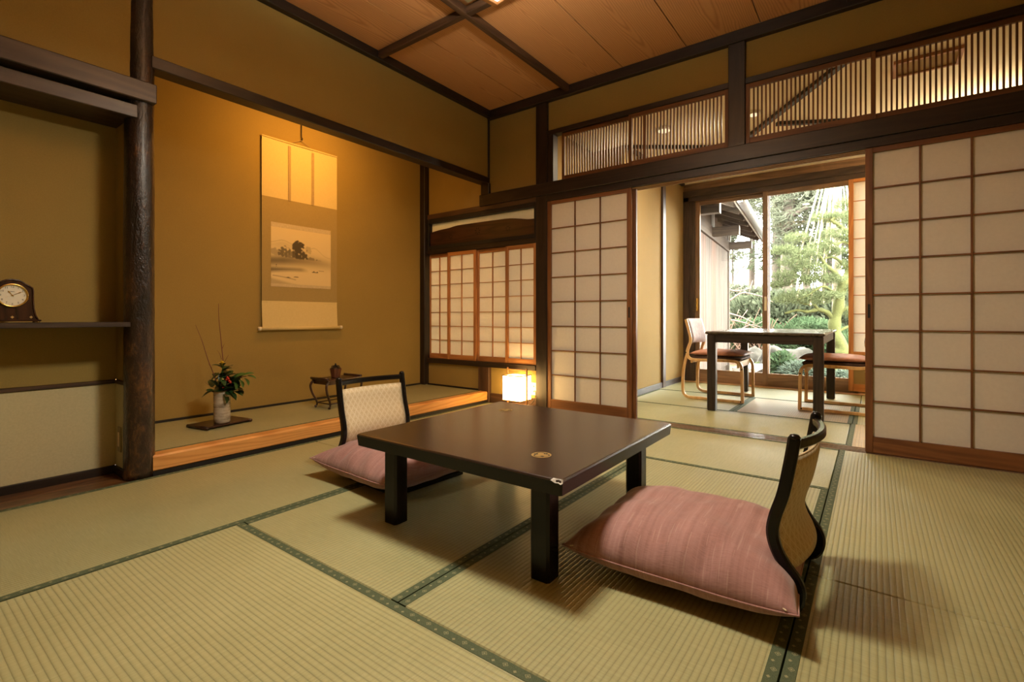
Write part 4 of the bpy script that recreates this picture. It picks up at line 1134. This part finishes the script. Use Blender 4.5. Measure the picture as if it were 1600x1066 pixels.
V, F = lathe([(.042, .068), (.036, .074), (.022, .082), (.008, .086)], 20); lid = link('lid', mesh_from('lid', V, F, IRON, True), ib)
for k in range(6):
    a = k * math.pi / 3
    V, F = sweep([(.012 * math.cos(b) + .022 * math.cos(a), .012 * math.cos(b) * 0 + .022 * math.sin(a), .080 + .010 * math.sin(b)) for b in np.linspace(0, math.pi, 8)], circ(.003, 6)); link('lid_curl', mesh_from('curl', V, F, IRON, True), lid)
V, F = lathe([(.006, .084), (.009, .092), (.005, .100), (.007, .106), (.001, .110)], 12); link('lid_knob', mesh_from('knob', V, F, IRON, True), lid)

# ================================================================== VERANDA FURNITURE
vx0, vx1, vy0, vy1, vz_ = -1.150, -.290, 4.29, 5.68, .668
vtb = thing('veranda_table', 'dark rectangular table by the garden window in the veranda room', 'table', ((vx0 + vx1) / 2, (vy0 + vy1) / 2, .001))
a_, b_ = (vx1 - vx0) / 2, (vy1 - vy0) / 2
TOPV = Wood('dark_veranda_tabletop', (.05, .035, .022), (.10, .07, .045), .22)
V, F = [], []
for (ins, z) in ((.014, vz_ - .026), (.002, vz_ - .020), (0, vz_ - .010), (.006, vz_ - .002), (.016, vz_)): V += ring(a_ - ins, b_ - ins, z)
F = [tuple(range(8))[::-1], tuple(32 + i for i in range(8))] + [(j * 8 + i, j * 8 + (i + 1) % 8, (j + 1) * 8 + (i + 1) % 8, (j + 1) * 8 + i) for j in range(4) for i in range(8)]
link('tabletop', mesh_from('tabletop', V, F, TOPV.ax('y')), vtb)
VL = Wood('veranda_leg_wood', (.018, .011, .008), (.045, .028, .018), .35)
for s in (-1, 1):
    B('apron', (-a_ + .07, a_ - .07), (s * (b_ - .035) - .011, s * (b_ - .035) + .011), (vz_ - .092, vz_ - .026), VL, vtb, .002, local=True)
    B('apron', (s * (a_ - .035) - .011, s * (a_ - .035) + .011), (-b_ + .07, b_ - .07), (vz_ - .092, vz_ - .026), VL, vtb, .002, local=True)
    for t in (-1, 1): B('leg', (s * (a_ - .047) - .034, s * (a_ - .047) + .034), (t * (b_ - .047) - .034, t * (b_ - .047) + .034), (0, vz_ - .026), VL, vtb, .007, local=True)

def veranda_chair(label, loc, rz):
    """faces +x in its own frame; origin on the floor under the seat centre"""
    t = thing('veranda_chair', label, 'chair', loc, rz, 'bentwood veranda chairs')
    for s in (-1, 1):
        y = s * .245
        A = smooth_path([(-.11, y, .014), (-.215, y, .016), (-.262, y, .055), (-.268, y, .15), (-.262, y, .26), (-.245, y, .36), (-.222, y, .44)], 5)
        base = [(.262, y, .014), (.10, y, .014)] + A
        V, F = sweep(base, rrect(.026, .024, .004), up=(0, 1, 0)); o = link('leg_frame', mesh_from('leg_frame', V, F, BEECH.ax('z')), t); fixnormals(o)
        Bp = smooth_path([(.268, y, .002), (.266, y, .12), (.262, y, .30), (.250, y, .352), (.215, y, .378), (.12, y, .382), (-.06, y, .378), (-.165, y, .378), (-.212, y, .398), (-.226, y, .445), (-.212, y, .50), (-.196, y, .545), (-.196, y, .60), (-.220, y, .70), (-.238, y, .765)], 5)
        V, F = sweep(Bp, rrect(.026, .026, .004), up=(0, 1, 0)); o = link('seat_frame', mesh_from('seat_frame', V, F, BEECH.ax('z')), t); fixnormals(o)
        for (x, z) in ((.263, .31), (-.235, .445), (.255, .016)):
            V, F = lathe([(.007, 0), (.006, .002)], 10); link('screw', mesh_from('screw', V, F, IRON), o, (x, y - .0135 if s < 0 else y + .0135, z), (math.pi / 2 * (1 if s < 0 else -1), 0, 0))
    B('front_rail', (.215, .235), (-.232, .232), (.318, .375), BEECH, t, .003, local=True)
    B('rear_rail', (-.20, -.18), (-.232, .232), (.345, .372), BEECH, t, .003, local=True)
    GF = plain('grey_tweed', (.42, .36, .36), .9, 0.0, .2, .45)
    B('seat_pad', (-.19, .25), (-.225, .225), (.382, .412), plain('brown_weave', (.10, .06, .045), .9, 0.0, .2, .4), t, .008, local=True)
    # curved grey back pad
    V, F = [], []; NZ, NY = 9, 11
    for side in (0, 1):
        for j in range(NZ):
            z = .530 + .245 * j / (NZ - 1); xc = np.interp(z, [.5, .56, .60, .70, .78], [-.198, -.183, -.183, -.207, -.230])
            for i in range(NY):
                y = -.232 + .464 * i / (NY - 1); e = min(1, min(j, NZ - 1 - j) / 1.5 + .25, min(i, NY - 1 - i) / 1.2 + .3)
                V.append((xc - .03 * (1 - (y / .232) ** 2) + (1 if side else -1) * .018 * e, y, z))
    o2 = NZ * NY
    for j in range(NZ - 1):
        for i in range(NY - 1):
            q = j * NY + i; F += [(q, q + NY, q + NY + 1, q + 1), (o2 + q, o2 + q + 1, o2 + q + NY + 1, o2 + q + NY)]
    for i in range(NY - 1): F += [(i, i + 1, o2 + i + 1, o2 + i), ((NZ - 1) * NY + i, o2 + (NZ - 1) * NY + i, o2 + (NZ - 1) * NY + i + 1, (NZ - 1) * NY + i + 1)]
    for j in range(NZ - 1): F += [(j * NY, o2 + j * NY, o2 + (j + 1) * NY, (j + 1) * NY), (j * NY + NY - 1, (j + 1) * NY + NY - 1, o2 + (j + 1) * NY + NY - 1, o2 + j * NY + NY - 1)]
    fixnormals(link('back_pad', mesh_from('back_pad', V, F, GF, True), t))
    return t
veranda_chair('bentwood chair with grey back left of the veranda table', (-1.230, 5.065, .001), 0)
veranda_chair('bentwood chair right of the veranda table, half hidden by the paper door', (-.240, 5.025, .001), math.pi)
def seat_cushion(label, loc, rz):
    N = 24; V, F = [], []
    e = lambda w: max(0, 1 - abs(w) ** 3.5)
    for s in (1, -1):
        for j in range(N + 1):
            for i in range(N + 1):
                uu, vv = -1 + 2 * i / N, -1 + 2 * j / N
                h = (e(uu) * e(vv)) ** .5
                V.append((.245 * uu, .235 * vv, .022 + s * (.036 if s > 0 else .021) * h + .003 * mnoise.noise((uu * 3, vv * 3, loc[0])) * h))
    W = N + 1; o2 = W * W
    for j in range(N):
        for i in range(N):
            q = j * W + i; F += [(q, q + 1, q + W + 1, q + W), (o2 + q, o2 + q + W, o2 + q + W + 1, o2 + q + 1)]
    me = mesh_from('seat_cushion', V, F, plain('russet_velvet', (.40, .17, .095), .6, 0.0, .3, .35), True)
    bm = bmesh.new(); bm.from_mesh(me); bmesh.ops.remove_doubles(bm, verts=bm.verts, dist=.0003); bm.to_mesh(me); bm.free()
    return tag(link('seat_cushion', me, None, loc, (0, 0, rz)), label, 'cushion', 'russet seat cushions')
seat_cushion('flat russet cushion on the left veranda chair', (-1.195, 5.065, .414), 0)
seat_cushion('flat russet cushion on the right veranda chair', (-.275, 5.025, .414), math.pi)
# ================================================================== GARDEN
def gp(px, py, Y):
    """photo pixel -> point at garden depth Y (metres beyond the camera along y)"""
    uu, vv = (px - 800) / 763.97, -(py - 495.34) / 763.97
    d = Vector((-.59522 + uu * .80356, .80356 + uu * .59522, vv)); t = Y / d.y
    return Vector((d.x * t, Y, .79 + d.z * t))
GZ = -.38
def gz(x, y): return GZ + .018 * max(0, y - 9) ** 1.15 + .05 * mnoise.noise((x * .4, y * .4, 0))
m, nt, out = newmat('pine_litter_ground'); g = G(nt)
n = g.noise(g.coord(), 3, 5, .65); n2 = g.noise(g.coord(), 40, 3, .6)
f = g.math('ADD', g.math('MULTIPLY', n, .6), g.math('MULTIPLY', n2, .4))
g.principled(out, g.ramp(f, [(.35, (.04, .045, .018)), (.5, (.10, .058, .036)), (.7, (.14, .085, .055))]), .95, spec=.1); LITTER = m
V, F = [], []; nx, ny = 50, 60
for j in range(ny + 1):
    for i in range(nx + 1):
        x = -22 + 34 * i / nx; y = 6.30 + 30 * (j / ny) ** 1.5; V.append((x, y, gz(x, y)))
for j in range(ny):
    for i in range(nx): q = j * (nx + 1) + i; F.append((q, q + 1, q + nx + 2, q + nx + 1))
tag(link('ground', mesh_from('ground', V, F, LITTER, True)), 'garden ground strewn with reddish pine litter', 'ground', kind='structure')

def leafy(name, c1, c2, trans=.35):
    m, nt, out = newmat(name); g = G(nt)
    n = g.noise(g.coord(), 2.5, 3, .6); n2 = g.noise(g.coord(), 22, 2, .6)
    f = g.math('ADD', g.math('MULTIPLY', n, .6), g.math('MULTIPLY', n2, .4))
    col = g.ramp(f, [(.32, c1), (.68, c2)])
    d = g.n('ShaderNodeBsdfDiffuse'); g.l(col, d.inputs[0]); t = g.n('ShaderNodeBsdfTranslucent'); g.l(col, t.inputs[0])
    g.l(mixshader(g, trans, d.outputs[0], t.outputs[0]), out.inputs[0]); return m
EVER = leafy('evergreen_foliage', (0.032, 0.042, 0.024), (0.08, 0.09, 0.058))
EVER2 = leafy('pale_evergreen_foliage', (0.055, 0.064, 0.042), (0.115, 0.12, 0.088))
NEEDLE = leafy('pine_needles', (0.048, 0.06, 0.026), (0.115, 0.132, 0.068))
SHRUB = leafy('shrub_leaves', (0.026, 0.05, 0.024), (0.075, 0.105, 0.055))
FERN = leafy('grey_green_leaves', (0.055, 0.075, 0.055), (0.105, 0.13, 0.1))
BARK = plain('grey_bark', (.07, .055, .045), .9, 0.0, .2, .4)
MOSS = plain('mossy_bark', (.058, .062, .022), .95, 0.0, .1, .45)
BARE = plain('bare_pale_twig', (.17, .125, .10), .8, 0.0, .2, .3)
ROCK = plain('lichened_rock', (.05, .046, .038), .9, 0.0, .2, .45)

def quads(C, size, seed, aspect=1.0, flat=0.0):
    """many small randomly turned quads centred on C (n,3)"""
    r = np.random.default_rng(seed); n = len(C)
    a = r.normal(size=(n, 3)); a[:, 2] *= (1 - flat); a /= np.linalg.norm(a, axis=1)[:, None]
    b = r.normal(size=(n, 3)); b -= a * (a * b).sum(1)[:, None]; b /= np.linalg.norm(b, axis=1)[:, None]
    s = size * r.uniform(.6, 1.3, n)[:, None]
    V = np.stack([C - a * s - b * s * aspect * .5, C + a * s - b * s * aspect * .15, C + a * s + b * s * aspect * .15, C - a * s + b * s * aspect * .5], 1).reshape(-1, 3)
    F = np.arange(4 * n).reshape(-1, 4)
    return V, F
def fast_mesh(name, V, F, mat):
    me = bpy.data.meshes.new(name); me.vertices.add(len(V)); me.vertices.foreach_set('co', np.ascontiguousarray(V, np.float32).ravel())
    me.loops.add(F.size); me.loops.foreach_set('vertex_index', np.ascontiguousarray(F, np.int32).ravel())
    me.polygons.add(len(F)); me.polygons.foreach_set('loop_start', np.arange(0, F.size, F.shape[1], dtype=np.int32)); me.update(calc_edges=True)
    setmat(me, mat); return me
def blob(c, rad, n, seed, shell=.55):
    r = np.random.default_rng(seed); d = r.normal(size=(n, 3)); d /= np.linalg.norm(d, axis=1)[:, None]
    return np.array(c) + d * np.array(rad) * (shell + (1 - shell) * r.random(n)[:, None] ** .5)

def tree(label, base, H, crown, mat, seed, tr=.16, size=.16, name='conifer_tree', group='tall trees at the back of the garden', bare=.35):
    """crown: list of (dx,dy,z, rx,ry,rz, n)"""
    t = thing(name, label, 'tree', base, 0, group)
    r = random.Random(seed)
    P = smooth_path([(0, 0, -.2), (r.uniform(-.1, .1), r.uniform(-.1, .1), H * .4), (r.uniform(-.2, .2), 0, H)], 6); n = len(P)
    tube('trunk', P, tr, BARK, t, 9, [1 - .75 * i / (n - 1) for i in range(n)])
    C = []
    for k, (dx, dy, z, rx, ry, rz, m_) in enumerate(crown):
        C.append(blob((dx, dy, z), (rx, ry, rz), m_, seed * 31 + k))
        tube('branch', smooth_path([(0, 0, z - .3), (dx * .5, dy * .5, z - .1), (dx * 1.1 + .05, dy * 1.1, z)], 4), tr * .22, BARK, t, 5)
    V, F = quads(np.concatenate(C + [c + np.array((.07, .05, .04)) for c in C]), size * .9, seed, .28, .3)
    tag(link('foliage', fast_mesh('foliage', V, F, mat), t), kind='stuff'); return t
def at(px, Y):
    p = gp(px, 495, Y); return (p.x, Y, gz(p.x, Y))
def crownset(H, n, spread, low, seed, cnt=420, flatness=.35):
    r = random.Random(seed); L = []
    for i in range(n):
        z = low + (H - low) * (i + .5) / n; s = spread * (1.05 - .75 * (z - low) / (H - low + .01)) * r.uniform(.6, 1.2); a = r.uniform(0, 6.28)
        L.append((math.cos(a) * s * .6, math.sin(a) * s * .6, z, s * .8, s * .8, s * flatness + .15, cnt))
    return L
tree('thick trunked conifer just right of the window mullion', at(1232, 17.5), 9.5, crownset(9.5, 14, 1.9, 4.0, 1, 380) + crownset(4.5, 4, .9, 2.4, 55, 160), EVER2, 11, .30, .15)
tree('slim grey trunk close beside the window mullion', at(1213, 19.0), 9.0, crownset(9.0, 10, 1.7, 4.3, 2, 360), EVER2, 12, .20, .15)
tree('dark conifer behind the rope supported pine', at(1296, 20.0), 9.5, crownset(9.5, 13, 2.4, 2.6, 3, 420), EVER, 13, .24, .17)
tree('broad conifer in the right corner of the garden view', at(1350, 17.0), 8.5, crownset(8.5, 11, 2.2, 1.6, 4, 420), EVER, 14, .22, .16)
tree('light crowned conifer seen above the roof edge', at(1172, 21.0), 9.5, crownset(9.5, 8, 1.6, 5.2, 5, 330), EVER2, 15, .16, .15)
tree('small distant tree right of the plank wall', at(1146, 20.0), 5.2, crownset(5.2, 5, .7, 2.6, 6, 150), EVER2, 16, .08, .14)
tree('pale distant conifer between mullion and pole', at(1262, 25.0), 11.0, crownset(11, 10, 1.9, 5.4, 8, 330), EVER2, 18, .2, .17)

# hedge and shrubs
def shrub(label, px, Y, rx, ry, rz, n, mat, seed, size=.07, name='shrub', zoff=0.0):
    b = at(px, Y); t = thing(name, label, 'shrub', b)
    C = [blob((0, 0, rz * .75 + zoff), (rx, ry, rz), n, seed)]
    r = random.Random(seed)
    for k in range(4): C.append(blob((r.uniform(-.6, .6) * rx, r.uniform(-.5, .5) * ry, rz * r.uniform(.7, 1.35) + zoff), (rx * .5, ry * .5, rz * .5), n // 3, seed + k + 1))
    V, F = quads(np.concatenate(C), size, seed, .8)
    tag(link('foliage', fast_mesh('foliage', V, F, mat), t), kind='stuff')
    for k in range(3): tube('stem', smooth_path([(0, 0, -.1), (r.uniform(-.3, .3) * rx, 0, rz * .5), (r.uniform(-.7, .7) * rx, 0, rz * 1.1)], 4), .02, BARK, t, 5)
shrub('tall clipped hedge bush behind the plank building', 1150, 16.0, 2.2, .9, 1.15, 2600, EVER2, 21, .10)
shrub('wide hedge bush left of the mullion', 1180, 15.0, 1.6, .9, .95, 2400, EVER, 22, .09)
shrub('wide hedge bush right of the mullion', 1225, 15.0, 1.6, .9, 1.0, 2600, EVER, 23, .09)
shrub('hedge bush behind the mossy pine trunk', 1275, 15.5, 1.7, .9, 1.05, 2600, EVER, 24, .09)
shrub('hedge bush right of the mossy pine trunk', 1328, 15.0, 1.7, .9, 1.0, 2600, EVER, 25, .09)
shrub('bright leafy shrub in the middle of the garden', 1262, 12.6, .95, .7, .62, 2600, SHRUB, 26, .05)
shrub('bright leafy shrub left of the mullion', 1182, 12.8, .7, .6, .60, 1900, SHRUB, 27, .05)
shrub('low shrub at the foot of the pine', 1326, 11.6, .55, .5, .42, 1500, SHRUB, 28, .045)
shrub('low grey-green plant among the rocks under the table', 1256, 9.6, .42, .35, .24, 1100, FERN, 29, .035)
shrub('small leafy plant beside the rock', 1222, 9.9, .30, .25, .30, 800, SHRUB, 30, .035)
shrub('little plant right of the veranda table leg', 1333, 9.4, .28, .25, .22, 700, FERN, 31, .035)
shrub('round green tuft beside the plank wall', 1180, 9.7, .20, .2, .18, 600, NEEDLE, 32, .035)
# rocks
def rock(label, px, Y, s, seed, mat=ROCK):
    bm = bmesh.new(); bmesh.ops.create_icosphere(bm, subdivisions=4, radius=1)
    for v in bm.verts:
        k = 1 + .28 * mnoise.noise(v.co * 1.3 + Vector((seed, 0, 0))) + .10 * mnoise.noise(v.co * 4 + Vector((seed, 3, 0)))
        v.co = Vector((v.co.x * s[0] * k, v.co.y * s[1] * k, v.co.z * s[2] * k))
    me = bpy.data.meshes.new('rock'); bm.to_mesh(me); bm.free(); setmat(me, mat)
    me.polygons.foreach_set('use_smooth', [True] * len(me.polygons))
    b = at(px, Y); tag(link('garden_rock', me, None, (b[0], b[1], b[2] + s[2] * .45)), label, 'rock', 'garden rocks')
rock('upright grey rock seen just right of the mullion base', 1207, 10.2, (.26, .25, .46), 2.0)
rock('low broad rock under the veranda table', 1243, 11.6, (.42, .33, .34), 5.0)
rock('small rock left of the mullion base', 1180, 10.9, (.25, .22, .34), 7.5)
rock('flat mossy stone behind the table leg', 1286, 9.9, (.32, .28, .20), 9.1, MOSS)

# rope supported pine: trunk, limbs and needle pads
PY = 11.0
pn = thing('garden_pine', 'mossy garden pine with rope supported branches outside the window', 'tree', at(1310, PY))
PO = Vector(pn.location)
def ppath(L): return [gp(a, b, PY + c) - PO for a, b, c in L]
P = smooth_path(ppath([(1311, 612, 0), (1311, 585, 0), (1309, 560, 0), (1316, 545, 0), (1306, 525, 0), (1304, 505, 0), (1310, 480, 0), (1314, 455, 0), (1326, 425, .1), (1334, 395, .2), (1330, 340, .3), (1336, 300, .3)]), 6); n = len(P)
tube('trunk', P, .135, MOSS, pn, 12, [1.1 - .7 * (i / (n - 1)) ** .8 + .07 * math.sin(i * .9) for i in range(n)])
limbs = [[(1303, 500, 0), (1292, 488, -.1), (1278, 484, -.2), (1262, 487, -.3), (1245, 485, -.35), (1226, 490, -.4)],
         [(1278, 484, -.2), (1272, 476, -.3), (1262, 476, -.4), (1250, 473, -.4)],
         [(1312, 470, 0), (1300, 456, -.2), (1284, 448, -.4), (1262, 462, -.5), (1246, 468, -.6)],
         [(1316, 445, 0), (1303, 425, -.2), (1291, 415, -.3), (1282, 402, -.4), (1276, 396, -.5)],
         [(1326, 425, .1), (1312, 408, 0), (1300, 402, -.1), (1288, 404, -.3)],
         [(1332, 385, .2), (1318, 378, 0), (1306, 382, -.2), (1294, 376, -.3)],
         [(1332, 362, .2), (1318, 358, 0), (1308, 350, -.2), (1300, 345, -.3), (1304, 340, -.3)],
         [(1318, 450, 0), (1334, 438, .1), (1348, 430, .2)], [(1310, 490, 0), (1326, 480, .1), (1345, 470, .2)], [(1306, 520, 0), (1322, 512, .1), (1340, 506, .2)]]
for k, L in enumerate(limbs):
    P = smooth_path(ppath(L), 5); n = len(P)
    tube('branch', P, .050 if k in (0, 3, 6) else .034, MOSS, pn, 7, [1 - .65 * i / (n - 1) + .12 * math.sin(i * 1.7) for i in range(n)])
pads = [(1232, 468, -.4, 26, 9), (1250, 462, -.4, 28, 9), (1270, 470, -.3, 26, 8), (1252, 440, -.5, 26, 10), (1228, 430, -.5, 22, 9), (1275, 436, -.4, 24, 9), (1240, 410, -.5, 26, 10), (1262, 396, -.5, 24, 9), (1226, 392, -.5, 20, 8), (1284, 384, -.3, 22, 8), (1300, 366, -.2, 24, 8), (1318, 340, 0, 26, 10), (1290, 340, -.2, 22, 8), (1330, 372, .1, 22, 9), (1302, 394, -.1, 20, 7), (1330, 415, .1, 22, 9), (1335, 450, .1, 24, 9), (1338, 488, .2, 22, 9), (1325, 318, .2, 28, 9), (1296, 462, -.3, 20, 7), (1266, 420, -.5, 24, 8), (1300, 436, -.2, 20, 8), (1214, 445, -.6, 18, 7), (1246, 372, -.3, 20, 8)]
def needles(c, rx, rz, n, seed):
    r = np.random.default_rng(seed); o = r.normal(size=(n, 3)); o /= np.linalg.norm(o, axis=1)[:, None]
    C = o * r.random(n)[:, None] ** .4 * np.array((rx, rx, rz)) + np.array(c)
    d = r.normal(size=(n, 3)) + np.array((0, 0, .9)); d /= np.linalg.norm(d, axis=1)[:, None]
    s = r.normal(size=(n, 3)); s -= d * (s * d).sum(1)[:, None]; s /= np.linalg.norm(s, axis=1)[:, None]
    L = .11 * r.uniform(.6, 1.2, n)[:, None]
    return np.stack([C - s * .006, C + s * .006, C + d * L], 1).reshape(-1, 3)
for k, (a, b, c, w, h) in enumerate(pads):
    ctr = gp(a, b, PY + c) - PO; V = needles(ctr, w / 80, h / 88, 560, 400 + k)
    tag(link('needle_pad', fast_mesh('needle_pad', V, np.arange(len(V)).reshape(-1, 3), NEEDLE), pn), kind='stuff')
# pole with ropes
pole = thing('rope_pole', 'tall pale pole with straw ropes fanning down to the pine branches', 'pole', at(1306, PY + .55))
QO = Vector(pole.location); apex = gp(1309, 196, PY + .55) - QO
POLE = plain('pale_bamboo_pole', (.20, .16, .115), .6, 0.0, .3, .15); ROPE = plain('straw_rope', (.36, .31, .21), .9, 0.0, .1, .2)
tube('pole', [Vector((0, 0, -.2)), apex + Vector((0, 0, .15))], .075, POLE, pole, 12)
for (a, b, c) in ((1236, 446, -.5), (1246, 462, -.5), (1262, 430, -.5), (1266, 474, -.4), (1282, 452, -.4), (1286, 470, -.3), (1288, 400, -.3), (1296, 396, -.3), (1276, 398, -.5), (1322, 330, .2), (1330, 360, .2), (1346, 430, .2), (1254, 380, -.3)):
    e = gp(a, b, PY + c) - QO; st = apex + Vector((random.uniform(-.03, .03), random.uniform(-.03, .03), random.uniform(-.05, .05)))
    tube('rope', [st, e], .014, ROPE, pole, 6)
    if b > 440:
        V, F = lathe([(.005, -.05), (.03, -.02), (.018, 0), (.005, .03)], 8); link('rope_knot', mesh_from('knot', V, F, ROPE, True), pole, e)

# bare reddish thicket left of the mullion
bt = thing('bare_thicket', 'bare reddish brown twiggy thicket beside the plank wall', 'bush', at(1152, 12.5))
r = random.Random(4)
V, F = [], []
for i in range(240):
    b = Vector((r.uniform(-.7, .7), r.uniform(-.4, .4), r.uniform(0, .5))); d = Vector((r.uniform(-.6, .6), r.uniform(-.3, .3), r.uniform(.1, .8))) * r.uniform(.5, 1.1)
    v, f = sweep(smooth_path([b, b + d * .5 + Vector((0, 0, .08)), b + d], 2), circ(r.uniform(.004, .012), 4)); o = len(V); V += v; F += [tuple(q + o for q in x) for x in f]
tag(link('twigs', mesh_from('twigs', V, F, plain('reddish_twig', (.14, .085, .062), .9, 0.0, .1, .3)), bt), kind='stuff')
for L in ([(1140, 470), (1160, 458), (1185, 462), (1200, 466)], [(1142, 500), (1165, 505), (1185, 514)], [(1138, 452), (1152, 455), (1175, 450)], [(1150, 520), (1172, 508), (1190, 512)], [(1148, 432), (1156, 420), (1166, 414)], [(1140, 490), (1160, 496), (1180, 506)]):
    P = smooth_path([gp(a, b, 12.2) - Vector(bt.location) for a, b in L], 5); n = len(P); tube('bare_branch', P, .022, BARE, bt, 6, [1 - .7 * i / (n - 1) for i in range(n)])
    for j in range(3, n - 2, 4): tube('bare_branch', [P[j], P[j] + Vector((r.uniform(.05, .25), 0, r.uniform(-.15, .3)))], .008, BARE, bt, 5)

# ---------------------------------------------------------------- plank outbuilding beside the window
ob = thing('outbuilding', 'weathered plank outbuilding with deep eaves left of the garden', 'building', (-1.97, 6.62, GZ), math.radians(4.9))
# local frame: +y along the wall away from the house, +x outward to the garden
r = random.Random(9); y = 0.0; Hh = 2.42
while y < 3.45:
    w = r.uniform(.20, .30)
    B('wall_plank', (-.03 - r.uniform(0, .008), .0), (y + .003, min(y + w, 3.48) - .003), (.25, Hh), r.choice((WEATHER, WEATHER, WEATHER2)), ob, .003, local=True)
    y += w
B('wall_core', (-.10, -.035), (0, 3.48), (0, 3.1), EAVE, ob, 0, local=True)
B('end_wall', (-2.5, -.035), (3.42, 3.48), (0, 3.1), WEATHER, ob, 0, local=True, ax='z')
B('corner_post', (-.06, .025), (3.40, 3.50), (0, Hh), EAVE, ob, .004, local=True)
B('wall_beam', (-.03, .035), (0, 3.52), (Hh, Hh + .20), WEATHER, ob, .004, local=True)
B('upper_board', (-.03, .010), (0, 3.50), (Hh + .20, Hh + .52), EAVE, ob, 0, local=True)
for yy in (-.3, 1.55, 3.36): 
    B('bracket', (.0, .42), (yy - .055, yy + .055), (Hh + .03, Hh + .17), EAVE, ob, .004, local=True)
    B('bracket_end', (.42, .426), (yy - .055, yy + .055), (Hh + .03, Hh + .17), plain('white_end_paint', (.28, .27, .25), .7), ob, 0, local=True)
    B('strut', (.02, .06), (yy - .03, yy + .03), (Hh + .17, Hh + .40), plain('white_end_paint', (.28, .27, .25), .7), ob, .002, local=True)
sl_ = math.radians(23)
def roofpt(x): return Hh + .46 - math.tan(sl_) * x
for k in range(12):
    x0 = -1.25 + k * .150
    o = link('soffit_board', box_mesh(.166, 3.75, .016, .001, EAVE.ax('y')), ob, (x0 + .08, 1.70, roofpt(x0 + .08)), (0, sl_, 0))
for yy in (.02, .55, 1.1, 1.65, 2.2, 2.75, 3.3):
    o = link('rafter', box_mesh(.68, .06, .07, .003, EAVE.ax('x')), ob, (.23, yy, roofpt(.23) - .045), (0, sl_, 0))
link('roof_covering', box_mesh(1.95, 3.85, .05, .004, plain('grey_roof_tile', (.15, .15, .145), .7)), ob, (-.32, 1.70, roofpt(-.32) + .045), (0, sl_, 0))
link('fascia', box_mesh(.02, 3.8, .11, .002, plain('white_end_paint', (.28, .27, .25), .7)), ob, (.575, 1.70, roofpt(.575) + .0))
V, F = [], []
for j, yy in enumerate(np.linspace(-.2, 3.62, 9)):
    for i in range(9):
        a = math.pi + math.pi * i / 8; V.append((.64 + .055 * math.cos(a), yy, roofpt(.66) + .03 + .055 * math.sin(a)))
for j in range(8):
    for i in range(8): q = j * 9 + i; F.append((q, q + 1, q + 10, q + 9))
gt = link('gutter', mesh_from('gutter', V, F, plain('zinc_gutter', (.20, .20, .20), .45, .5), True), ob)
md = gt.modifiers.new('thickness', 'SOLIDIFY'); md.thickness = .004
for yy in (.3, 1.3, 2.3, 3.3): B('gutter_clip', (.580, .698), (yy - .012, yy + .012), (roofpt(.66) + .026, roofpt(.66) + .036), plain('zinc_gutter', (.20, .20, .20), .45, .5), gt, .001, local=True)
# bench board and crate near the wall
bn = thing('garden_bench', 'low pale plank bench beside the outbuilding', 'bench', (-1.55, 8.30, gz(-1.55, 8.3)))
B('seat_plank', (-.16, .16), (-.45, .45), (.36, .41), plain('white_end_paint', (.28, .27, .25), .7), bn, .004, local=True)
for s in (-1, 1): B('leg', (-.12, .12), (s * .36 - .03, s * .36 + .03), (0, .36), EAVE, bn, .003, local=True)
